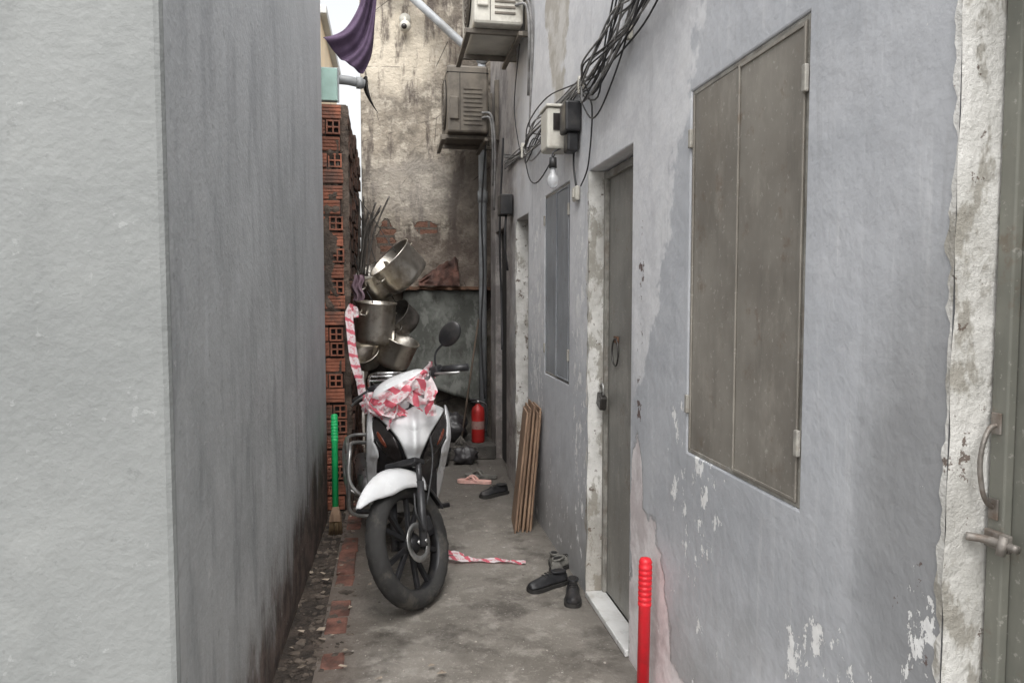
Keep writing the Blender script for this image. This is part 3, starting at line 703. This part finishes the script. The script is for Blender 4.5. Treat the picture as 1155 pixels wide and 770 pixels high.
for i in range(12):
    a=U(-.04,.16);b=U(-.03,.05)
    sp.append([(-.20+b,5.3+i*.02,1.55),(-.19+b+a*.3,5.28+i*.02,1.85),(-.19+a+b,5.25+i*.02,2.04+U(-.1,.08))])
group('hanging_utensils',[tube('handles',sp,.007,simple('utensil_metal',(.12,.11,.10),.5,.5,.3,20),6),tube('hanging_wires',[[(-.24,5.4,2.15),(-.1,5.45,1.95),(.05,5.4,1.72)],[(-.24,5.4,2.1),(-.14,5.5,1.8),(-.08,5.45,1.6)],[(-.24,5.35,1.7),(-.18,5.35,1.5),(-.11,5.25,1.36)],[(-.24,5.45,1.65),(-.05,5.5,1.5),(.08,5.4,1.31)],[(-.24,5.3,1.5),(0,5.4,1.3),(.04,5.3,1.11)],[(-.24,5.35,1.4),(-.2,5.4,1.2),(-.16,5.25,1.08)]],.003,CABLE,5)])
grid('cleaning_rag',lambda u,w:(-.24+.07*u+.01*math.sin(w*9),5.02+.02*math.sin(u*12+w*4),1.38+.17*w),12,12,simple('dirty_pink_cloth',(.22,.15,.18),.9,0,.3,12,(.1,.07,.07)))

# ------------------------------------------------------------ motorcycle
rake=R(26.5); AX=Vector((-math.sin(rake),0,math.cos(rake))); A0=Vector((.07,0,0))
S=Matrix.Translation(A0)@Matrix.Rotation(R(-42),4,AX)@Matrix.Translation(-A0)
b=R(5)
B=Matrix(((math.sin(b),math.cos(b),0,0),(-math.cos(b),math.sin(b),0,0),(0,0,1,0),(0,0,0,1)))
c0=B@S@Vector((0,0,.285)); B=Matrix.Translation(Vector((.078,3.32,.287))-c0)@B
FS=B@S
HS=FS@Matrix.Translation(-AX*.055)
bike=[]
def wheel(cx,cz,Mx,pre,Rr=.285):
    k=[];prof=[];n=22
    for j in range(n+1):
        t=-math.pi*.80+1.6*math.pi*j/n; prof.append((Rr-.044+.044*math.cos(t),.044*math.sin(t)))
    def rf(i,j,r):
        if 6<=j<=16 and j!=11:
            ph=(i+abs(j-11)*1)%6
            if ph<1.5: return r-.0045
        if j in(10,12): return r-.003
        return r
    k.append(lathe(pre+'tyre',prof,(cx,0,cz),(0,1,0),RUBBER,150,Mx=Mx,rf=rf))
    k.append(lathe(pre+'rim',[(.222,-.03),(.214,-.031),(.205,-.022),(.198,0),(.205,.022),(.214,.031),(.222,.03),(.21,.0),(.222,-.03)],(cx,0,cz),(0,1,0),ALLOY,64,Mx=Mx))
    k.append(lathe(pre+'hub',[(0,-.055),(.018,-.055),(.03,-.04),(.045,-.03),(.045,.03),(.03,.04),(.018,.055),(0,.055)],(cx,0,cz),(0,1,0),ALLOY,28,Mx=Mx))
    sp=[]
    for i in range(5):
        a=i*2*math.pi/5+.3
        for da in (-.17,.17):
            m=Matrix.Translation((cx,0,cz))@Matrix.Rotation(a+da*.55,4,'Y')@Matrix.Translation((.035,0,0))@Matrix.Rotation(da*.9,4,'Y')
            sp.append((0,.172,-.010,.010,-.011,.011,m))
    k.append(boxes(pre+'spokes',sp,ALLOY,.003,Mx=Mx))
    return k
bike+=wheel(0,.285,FS,'front_')
bike.append(lathe('brake_disc',[(.06,0),(.088,0),(.088,.004),(.06,.004),(.06,0)],(0,.05,.285),(0,1,0),STEEL,40,Mx=FS))
bike.append(boxes('brake_caliper',[(-.12,-.06,.04,.075,.30,.37)],BLACKP,.01,Mx=FS))
ax=lambda y,L: tuple(Vector((0,y,.285))+AX*L)
FG=simple('fork_grey',(.06,.06,.063),.4,.4,.2,20)
bike.append(tube('fork_lowers',[[ax(.080,-.02),ax(.080,.27)],[ax(-.080,-.02),ax(-.080,.27)]],.019,FG,14,straight=True,Mx=FS))
bike.append(tube('fork_tubes',[[ax(.080,.26),ax(.076,.37)],[ax(-.080,.26),ax(-.076,.37)]],.013,FG,12,straight=True,Mx=FS))
bike.append(boxes('fork_yoke',[(-.04,.04,-.09,.09,-.015,.015,Matrix.Translation(ax(0,.365))@Matrix.Rotation(-rake,4,'Y'))],BLACKP,.008,Mx=FS))
bike.append(tube('axle',[(0,-.1,.285),(0,.1,.285)],.01,STEEL,10,straight=True,Mx=FS))
bike.append(tube('steering_stem',[tuple(A0+AX*.62),tuple(A0+AX*1.08)],.022,BLACKP,12,straight=True,Mx=FS))
def fender(name,th0,th1,wf,rf_,mat,drop=.055,n=26):
    rings=[]
    for i in range(n+1):
        u=i/n; th=R(th0+(th1-th0)*u); w=wf(u); rr=rf_(u); dd=drop*min(1,w/.06)*(1 if u>.2 else .5+2.5*u)
        ring=[]
        for k in range(17):
            ph=R(-88+176*k/16); y=w*math.sin(ph); rad=rr-dd*(1-math.cos(ph))
            if abs(k-8)<1: rad+=.005
            ring.append((rad*math.cos(th),y,.285+rad*math.sin(th)))
        rings.append(ring)
    return loft(name,rings,mat,closed=False,caps=False,solid=.004,Mx=FS)
bike.append(fender('front_fender',46,130,lambda u:.010+.064*min(1,(u*2.2))**.75,lambda u:.375-.036*min(1,u*1.5),WHITEP,.10))
bike.append(fender('fender_extension',126,168,lambda u:.055,lambda u:.312,BLACKP,.05))
def cowlring(z,xf,w,xb=-.47,e=2.4,N=32):
    r=[];cx=(xf+xb)/2;hx=(xf-xb)/2
    for i in range(N):
        a=2*math.pi*i/N;c=math.cos(a);s=math.sin(a)
        r.append((cx+hx*abs(c)**(2/e)*(1 if c>0 else -1),w*abs(s)**(2/e)*(1 if s>0 else -1),z))
    return r
cw=[(.855,-.33,.04),(.875,-.285,.075),(.91,-.245,.110),(.95,-.228,.135),(.99,-.238,.152),(1.02,-.27,.157),(1.045,-.315,.143),(1.062,-.36,.10),(1.07,-.40,.055)]
bike.append(loft('handlebar_cowl',[cowlring(z,x,w) for z,x,w in cw],WHITEP,Mx=HS,sub=1))
bike.append(ellipsoid('headlight',(-.272,0,.935),(.052,.105,.050),LENSC,Mx=HS))
bike.append(ellipsoid('headlight_rim',(-.278,0,.935),(.052,.112,.057),BLACKP,Mx=HS))
bike.append(tube('handlebar',[(-.44,-.35,1.00),(-.42,-.2,1.03),(-.40,0,1.03),(-.42,.2,1.03),(-.44,.35,1.00)],.011,BLACKP,Mx=HS))
bike.append(tube('grips',[[(-.44,-.35,1.00),(-.425,-.225,1.025)],[(-.425,.225,1.025),(-.44,.35,1.00)]],.018,BLACKP,14,straight=True,Mx=HS))
bike.append(tube('levers',[[(-.38,-.2,1.02),(-.36,-.26,1.01),(-.385,-.33,.99)],[(-.38,.2,1.02),(-.36,.26,1.01),(-.385,.33,.99)]],.006,STEEL,Mx=HS))
bike.append(boxes('switch_pods',[(-.45,-.39,.155,.215,1.005,1.055),(-.45,-.39,-.215,-.155,1.005,1.055)],BLACKP,.012,Mx=HS))
bike.append(tube('mirror_stem',[(-.41,.20,1.04),(-.41,.205,1.08),(-.42,.225,1.12),(-.43,.28,1.15)],.0055,BLACKP,Mx=HS))
bike.append(ellipsoid('mirror',(-.43,.318,1.178),(.018,.073,.050),BLACKP,Mx=HS,rot=Matrix.Rotation(R(28),3,'X')))
def xc(z):
    T=[(.30,-.42),(.40,-.385),(.5,-.335),(.58,-.265),(.64,-.20),(.72,-.155),(.80,-.175),(.86,-.220),(.90,-.26)]
    if z<=T[0][0]: return T[0][1]
    for (a,c),(b2,d) in zip(T,T[1:]):
        if z<=b2: t=(z-a)/(b2-a); t=t*t*(3-2*t); return c+(d-c)*t
    return T[-1][1]
base=lambda y,z: xc(z)-3.2*y*y-.3*abs(y)-.02
BS=B@Matrix.Translation((0,0,-.012))
bike.append(shell('shield_core',[(0,.87),(.10,.868),(.165,.84),(.17,.72),(.15,.55),(.12,.42),(.06,.42),(0,.44),(-.06,.42),(-.12,.42),(-.15,.55),(-.17,.72),(-.165,.84),(-.10,.868)],base,BLACKP,Mx=BS,solid=.008))
bike.append(shell('front_beak',[(0,.892),(.06,.888),(.11,.878),(.15,.860),(.168,.842),(.135,.812),(.085,.760),(.052,.705),(.034,.655),(.018,.620),(0,.605),(-.018,.620),(-.034,.655),(-.052,.705),(-.085,.760),(-.135,.812),(-.168,.842),(-.15,.860),(-.11,.878),(-.06,.888)],lambda y,z: base(y,max(z,.66))+.030+.024*math.exp(-(y/.018)**2),WHITEP,Mx=BS,solid=.008,rings=12,n=4))
bike.append(shell('indicator_lamps',[(.168,.822),(.188,.79),(.172,.725),(.130,.660),(.080,.615),(.046,.612),(.060,.670),(.078,.725),(.118,.780)],lambda y,z: base(y,max(z,.62))+.016,LENSD,Mx=BS,solid=.01,mirror=True))
bike.append(shell('amber_lenses',[(.158,.760),(.164,.745),(.142,.705),(.122,.685),(.124,.705)],lambda y,z: base(y,z)+.0245,LENSO,Mx=BS,solid=.004,mirror=True))
bike.append(shell('shield_wings',[(.180,.862),(.200,.82),(.206,.70),(.200,.55),(.188,.42),(.160,.32),(.146,.34),(.150,.45),(.158,.58),(.154,.655),(.184,.72),(.197,.79)],lambda y,z: base(y,z)+.02,WHITEP,Mx=BS,solid=.008,mirror=True))
bike.append(boxes('inner_shield',[(-.46,-.44,-.15,.15,.36,.80)],BLACKP,.02,Mx=B))
def xs(X,z,h,w,N=20): return [(X,w*math.cos(2*math.pi*i/N),z+h*math.sin(2*math.pi*i/N)) for i in range(N)]
bike.append(loft('body_cover',[xs(*q) for q in [(-.44,.58,.10,.055),(-.56,.50,.075,.06),(-.66,.52,.10,.075),(-.76,.60,.13,.10),(-.95,.64,.12,.125),(-1.18,.69,.09,.12),(-1.40,.74,.06,.08),(-1.52,.78,.02,.03)]],WHITEP,Mx=B))
bike.append(loft('seat',[xs(*q) for q in [(-.66,.70,.02,.05),(-.72,.74,.035,.10),(-.9,.76,.04,.125),(-1.1,.79,.04,.13),(-1.3,.82,.035,.11),(-1.38,.82,.01,.06)]],BLACKP,Mx=B))
bike.append(loft('crankcase',[xs(*q) for q in [(-.52,.33,.06,.06),(-.62,.32,.10,.10),(-.75,.31,.11,.12),(-.88,.30,.09,.10),(-.93,.30,.03,.05)]],simple('engine_grey',(.12,.12,.12),.45,.5,.3,20,(.04,.035,.03)),Mx=B))
bike.append(boxes('cylinder_fins',[(-.54+i*.016,-.533+i*.016,-.065,.065,.28,.42) for i in range(-5,2)],STEEL,.001,Mx=B))
bike+=wheel(-1.24,.285,B,'rear_')
bike.append(tube('exhaust',[(-.55,-.05,.26),(-.62,-.12,.2),(-.8,-.15,.2),(-1.0,-.155,.25)],.016,STEEL,Mx=B))
bike.append(tube('muffler',[(-.95,-.165,.24),(-1.2,-.175,.31),(-1.42,-.18,.37)],lambda t:.03+.02*min(1,t*4),simple('muffler_grey',(.2,.2,.2),.35,.8,.3,20),16,straight=True,Mx=B))
bike.append(tube('foot_pegs',[(-.66,-.25,.26),(-.66,0,.24),(-.66,.25,.26)],.013,BLACKP,10,straight=True,Mx=B))
bike.append(tube('leg_guard',[[(-.50,-.05,.36),(-.47,-.20,.38),(-.47,-.285,.46),(-.50,-.285,.60),(-.60,-.26,.64),(-.70,-.10,.60)],[(-.62,-.08,.24),(-.58,-.27,.27),(-.56,-.29,.40),(-.58,-.285,.54)],[(-.9,-.13,.62),(-.95,-.28,.60),(-.98,-.30,.42),(-.95,-.27,.30),(-.9,-.12,.25)],[(-.56,-.29,.46),(-.97,-.295,.50)],[(-.6,-.29,.36),(-.98,-.295,.38)],[(-.52,-.287,.56),(-.95,-.285,.60)]],.010,STEEL,10,Mx=B))
bike.append(tube('rear_carrier',[[(-1.1,-.13,.80),(-1.3,-.14,.88),(-1.5,-.1,.9),(-1.55,0,.9),(-1.5,.1,.9),(-1.3,.14,.88),(-1.1,.13,.80)],[(-1.3,-.14,.88),(-1.3,.14,.88)],[(-1.42,-.12,.893),(-1.42,.12,.893)]],.009,CHROME,10,Mx=B))
bike.append(tube('shock_absorbers',[[(-1.05,-.13,.62),(-1.22,-.12,.30)],[(-1.05,.13,.62),(-1.22,.12,.30)]],.022,BLACKP,12,straight=True,Mx=B))
bike.append(tube('swingarm',[[(-.85,-.09,.30),(-1.24,-.09,.285)],[(-.85,.09,.30),(-1.24,.09,.285)]],.018,BLACKP,10,straight=True,Mx=B))
bike.append(tube('side_stand',[(-.72,.12,.24),(-.74,.20,.12),(-.74,.25,.012)],.010,BLACKP,Mx=B))
bike.append(loft('rear_mudguard',[[(-1.24+.31*math.cos(R(a)),y,.285+.31*math.sin(R(a))) for y in(-.06,-.04,0,.04,.06)] for a in range(60,190,10)],BLACKP,closed=False,caps=False,solid=.004,Mx=B))
bike.append(tube('brake_cables',[[(-.38,.17,1.0),(-.33,.17,.94),(-.30,.12,.82),(-.24,.11,.6),(-.10,.09,.42)],[(-.02,.10,.5),(.03,.11,.42),(.0,.10,.33)]],.005,CABLE,Mx=FS))
group('motorcycle',bike)

# barrier tape around the cowl
def zint(z):
    for (a,x0,w0),(b2,x1,w1) in zip(cw,cw[1:]):
        if z<=b2: 
            t=max(0,(z-a)/(b2-a)); return x0+(x1-x0)*t,w0+(w1-w0)*t
    return cw[-1][1],cw[-1][2]
loops=[]
for (zc,tilt,gr,ph) in [(.955,.05,.012,0),(.915,-.14,.018,1),(.990,.14,.022,2),(.945,.28,.030,3),(.925,-.22,.034,5)]:
    pa=[];N=14
    for i in range(N+1):
        a=-2.4+4.8*i/N; z=zc+tilt*math.sin(a)*.35+.010*math.sin(3*a+ph)
        xf,w=zint(min(1.04,max(.88,z))); cx=(xf-.47)/2;hx=(xf+.47)/2+gr;ww=w+gr
        c=math.cos(a);s=math.sin(a)
        p=Vector((cx+hx*abs(c)**(.83)*(1 if c>0 else -1),ww*abs(s)**(.83)*(1 if s>0 else -1),z))
        p+=Vector((mnoise.noise(p*14+Vector((ph,0,0)))*.016,0,mnoise.noise(p*14)*.016))
        pa.append((HS@p,(HS.to_3x3()@Vector((-.25+.35*math.sin(a*2+ph),.25*math.sin(a*3+ph),1)))))
    loops.append(pa)
def P3(x,y,z): return HS@Vector((x,y,z))
up=Vector((0,0,1))
loops.append([(P3(-.25,.12,.98),up),(P3(-.22,.18,1.01),Vector((.3,0,1))),(P3(-.26,.215,.97),Vector((1,0,.5))),(P3(-.24,.20,.90),Vector((1,.2,.3))),(P3(-.25,.19,.84),Vector((1,.2,.1)))])
loops.append([(P3(-.25,.10,.97),up),(P3(-.20,.15,.95),Vector((.6,0,1))),(P3(-.22,.19,.91),Vector((1,0,.8))),(P3(-.27,.22,.93),Vector((1,.3,.6))),(P3(-.30,.20,1.0),Vector((.6,.2,1)))])
loops.append([(P3(-.21,.05,.93),up),(P3(-.18,.02,.885),Vector((.3,1,.3))),(P3(-.18,-.02,.85),Vector((0,1,.3)))])
m3=P3(-.30,-.165,.95)
loops.append([(P3(-.22,-.02,.96),up),(P3(-.22,-.10,.95),up),(m3,Vector((.2,0,1))),(m3+Vector((-.04,.25,-.02)),Vector((.5,0,1))),(Vector((-.17,4.25,.93)),Vector((1,0,.7))),(Vector((-.215,4.5,1.05)),Vector((1,0,.35))),(Vector((-.245,4.75,1.22)),Vector((1,.2,.1))),(Vector((-.255,4.85,1.30)),Vector((1,.1,.0))),(Vector((-.225,4.87,1.35)),Vector((.8,.1,-.5))),(Vector((-.22,4.86,1.27)),Vector((.9,0,.1)))])
group('barrier_tape',[ribbon('tape_wraps',loops,TAPE,.050,10,.0055)])
fl_t=[[(Vector((.29,3.84,.03)),Vector((0,1,.1))),(Vector((.35,3.80,.035)),Vector((.3,1,.5))),(Vector((.44,3.81,.018)),Vector((0,1,.1))),(Vector((.54,3.78,.022)),Vector((0,1,.2))),(Vector((.63,3.76,.016)),Vector((.1,1,0))),(Vector((.69,3.73,.018)),Vector((.2,1,0)))]]
group('barrier_tape',[ribbon('tape_strip',fl_t,TAPE,.036,8,.004),ribbon('tape_fold',[[(Vector((.29,3.86,.045)),Vector((0,.6,1))),(Vector((.31,3.90,.035)),Vector((1,1,.3))),(Vector((.38,3.86,.03)),Vector((0,1,.4)))]],TAPE,.03,8,.004)])

# ------------------------------------------------------------ folded boards
bl=[]
for i in range(5):
    x0=.715+i*.024; lean=R(6.0-i*.3); h=.72+.02*((i*37)%3)
    m=Matrix.Translation((x0,4.24+.012*((i*53)%3),.008))@Matrix.Rotation(lean,4,'Y')@Matrix.Rotation(R(-6+.8*i),4,'Z')
    bl.append((0,.010,0,.30,0,h,m))
    bl.append((.0105,.0165,.015,.28,.01,h-.02,m))
group('folded_table_boards',[boxes('boards',bl,WOOD,.002)])

# ------------------------------------------------------------ shoes
def shoe(name,loc,rz,mt,Ls=.27,rx=0,ry=0,high=0):
    q=Ls/.27
    m=Matrix.Translation(loc)@Matrix.Rotation(rz,4,'Z')@Matrix.Rotation(ry,4,'Y')@Matrix.Rotation(rx,4,'X')@Matrix.Scale(q,4)
    st=[(0,.022,.045),(.03,.032,.062),(.06,.035,.058),(.09,.034,.056),(.12,.034,.066),(.16,.038,.060),(.20,.044,.047),(.24,.042,.040),(.262,.03,.034),(.27,.014,.026)]
    rings=[];sr=[]
    for X,w,h in st:
        rings.append([(X,w*math.cos(a)*(1 if math.sin(a)<.3 else .85),.018+max(0,h*math.sin(a))) for a in [math.pi*k/12 for k in range(13)]])
        sr.append([(X,-w*1.08,0),(X,w*1.08,0),(X,w*1.1,.02),(X,-w*1.1,.02)])
    k=[loft('upper',rings,mt,Mx=m,sub=1),loft('sole',sr,SOLE,Mx=m,smooth=False),
       tube('collar',[m@Vector((.062+.045*math.cos(a),.026*math.sin(a),.078+.004*math.cos(a))) for a in [i*math.pi/5 for i in range(10)]],.006,mt,cyc=True),
       lathe('opening',[(0,0),(.032*q,0)],m@Vector((.062,0,.082)),m.to_3x3()@Vector((0,0,1)),DARK,16),
       tube('laces',[[m@Vector((x,-.02,z)),m@Vector((x+.004,0,z+.008)),m@Vector((x,.02,z))] for x,z in ((.125,.078),(.145,.076),(.165,.070))],.0025,SOLE,5)]
    return group(name,k)
shoe('shoe',(.855,3.38,.008),R(-104),SHOEB,.23)
shoe('shoe',(.845,3.46,.008),R(-155),SHOEB,.23)
shoe('shoe',(.80,3.60,.008),R(35),SHOEG,.21)
shoe('shoe',(.84,3.75,.008),R(-95),SHOEG,.21)
shoe('shoe',(.82,5.15,.008),R(-150),SHOEB,.24)
def slipper(loc,rz,mt):
    m=Matrix.Translation(loc)@Matrix.Rotation(rz,4,'Z')
    out=[(0,.0),(.01,.025),(.05,.034),(.12,.03),(.19,.042),(.24,.036),(.26,.012),(.26,-.012),(.24,-.038),(.19,-.042),(.12,-.032),(.05,-.034),(.01,-.025)]
    P=smoothpts([(x,y,0) for x,y in out],3,True); n=len(P)
    V=[(p.x,p.y,0) for p in P]+[(p.x,p.y,.02) for p in P]; F=[tuple(range(n)),tuple(range(n,2*n))]+[(i,(i+1)%n,n+(i+1)%n,n+i) for i in range(n)]
    k=[mk('sole',V,F,mt,Mx=m),tube('straps',[[m@Vector((.11,-.034,.018)),m@Vector((.15,-.02,.05)),m@Vector((.20,0,.022))],[m@Vector((.11,.034,.018)),m@Vector((.15,.02,.05)),m@Vector((.20,0,.022))]],.008,mt)]
    return group('flip_flop',k)
slipper((.74,5.42,.01),R(160),PINK); slipper((.80,5.56,.012),R(150),SHOEG)

# ------------------------------------------------------------ fire extinguisher
ex=(.76,6.42,.13)
k=[lathe('cylinder',[(0,0),(.055,0),(.058,.01),(.058,.27),(.05,.305),(.025,.325),(.018,.34),(0,.34)],ex,(0,0,1),EXT,32),
 lathe('valve',[(0,.34),(.018,.34),(.018,.37),(0,.37)],ex,(0,0,1),STEEL,16),
 boxes('lever',[(ex[0]-.07,ex[0]+.02,ex[1]-.01,ex[1]+.01,ex[2]+.372,ex[2]+.385),(ex[0]-.06,ex[0]+.02,ex[1]-.01,ex[1]+.01,ex[2]+.35,ex[2]+.362)],BLACKP,.003),
 tube('hose',[(ex[0]+.01,ex[1]-.01,ex[2]+.36),(ex[0]+.07,ex[1]-.03,ex[2]+.33),(ex[0]+.075,ex[1]-.04,ex[2]+.2),(ex[0]+.06,ex[1]-.05,ex[2]+.1)],.009,BLACKP),
 lathe('label',[(.0588,.12),(.0588,.19)],ex,(0,0,1),simple('ext_label',(.28,.18,.16),.5,0,.2,60,(.25,.04,.03)),32)]
group('fire_extinguisher',k)

# ------------------------------------------------------------ brooms
def broom(base,top,mh,tip,rh=.013,hz=1.0):
    b0=Vector(base);t0=Vector(top);d=(t0-b0).normalized();Ln=(t0-b0).length
    prof=[(0,.07*hz),(rh,.07*hz),(rh,Ln-.17)]
    for i in range(8): prof+=[(rh*1.12,Ln-.165+i*.018),(rh*1.12,Ln-.154+i*.018),(rh*.96,Ln-.152+i*.018)]
    prof+=[(rh*1.12,Ln-.016),(rh*.85,Ln-.004),(0,Ln)]
    k=[lathe('handle',prof,base,d,mh,28)]
    k.append(loft('head',[[b0+Vector((x*w,y*dd,z*hz)) for x,y in((-1,-1),(1,-1),(1,1),(-1,1))] for z,w,dd in ((.085,.018,.018),(.065,.030,.026),(.045,.036,.028))],tip,smooth=False))
    br=[]
    for i in range(70):
        x=U(-.033,.033);y=U(-.024,.024); br.append([b0+Vector((x,y,.047*hz)),b0+Vector((x*1.2,y*1.4,.008))])
    k.append(tube('bristles',br,.0018,simple('bristles',(.16,.11,.06),.9,0,.3,30),4,straight=True))
    return group('broom',k)
broom((.84,2.345,.0),(.846,2.345,.525),REDP,REDP,.0205,.8)
broom((-.325,4.40,.005),(-.335,4.55,.70),GREENP,WOOD,.019,1.9)

group('storage_crate',[boxes('slats',[(-.20,.10,5.02,5.04,.05+i*.07,.09+i*.07) for i in range(4)]+[(-.20,-.18,5.045,5.32,.05+i*.07,.09+i*.07) for i in range(4)]+[(.08,.10,5.045,5.32,.05+i*.07,.09+i*.07) for i in range(4)]+[(-.2,.1,5.045,5.32,.008,.04)],BLACKP,.003)])
group('mop',[tube('stick',[(.60,6.35,.13),(.80,6.7,1.2)],.009,simple('old_stick',(.10,.075,.055),.8,0,.3,9),8,straight=True),tube('strings',[[(.60,6.35,.2),(.59+U(-.05,.06),6.33+U(-.05,.05),.135)] for i in range(40)],.005,simple('mop_cotton',(.1,.09,.08),.95,0,.3,20),4,straight=True)])

# ------------------------------------------------------------ light, world, camera
w=bpy.data.worlds.new('World'); sc.world=w; w.use_nodes=True; nt=w.node_tree
bg=nt.nodes['Background']; sk=nt.nodes.new('ShaderNodeTexSky'); sk.sky_type='NISHITA'; sk.sun_disc=False
EL=R(56); AZ=R(186)
sk.sun_elevation=EL; sk.sun_rotation=AZ; sk.air_density=1.5; sk.dust_density=5
hs=nt.nodes.new('ShaderNodeHueSaturation'); hs.inputs['Saturation'].default_value=.10; hs.inputs['Value'].default_value=1.85
nt.links.new(sk.outputs[0],hs.inputs['Color']); nt.links.new(hs.outputs[0],bg.inputs[0]); bg.inputs[1].default_value=.15
sd=bpy.data.lights.new('sun','SUN'); sd.energy=1.25; sd.angle=R(60); sd.color=(1,.97,.93)
so=bpy.data.objects.new('sun',sd); sc.collection.objects.link(so)
dr=Vector((math.sin(AZ)*math.cos(EL),math.cos(AZ)*math.cos(EL),math.sin(EL)))
so.rotation_euler=dr.to_track_quat('Z','Y').to_euler()
cd=bpy.data.cameras.new('camera'); cam=bpy.data.objects.new('camera',cd); sc.collection.objects.link(cam)
cd.sensor_width=36; cd.lens=26; cd.clip_start=.02; cd.clip_end=600
cam.location=(0,0,1.4); cam.rotation_euler=(R(90-3.4),0,R(-9.4))
sc.camera=cam
sc.view_settings.view_transform='Standard'; sc.view_settings.look='None'; sc.view_settings.exposure=0
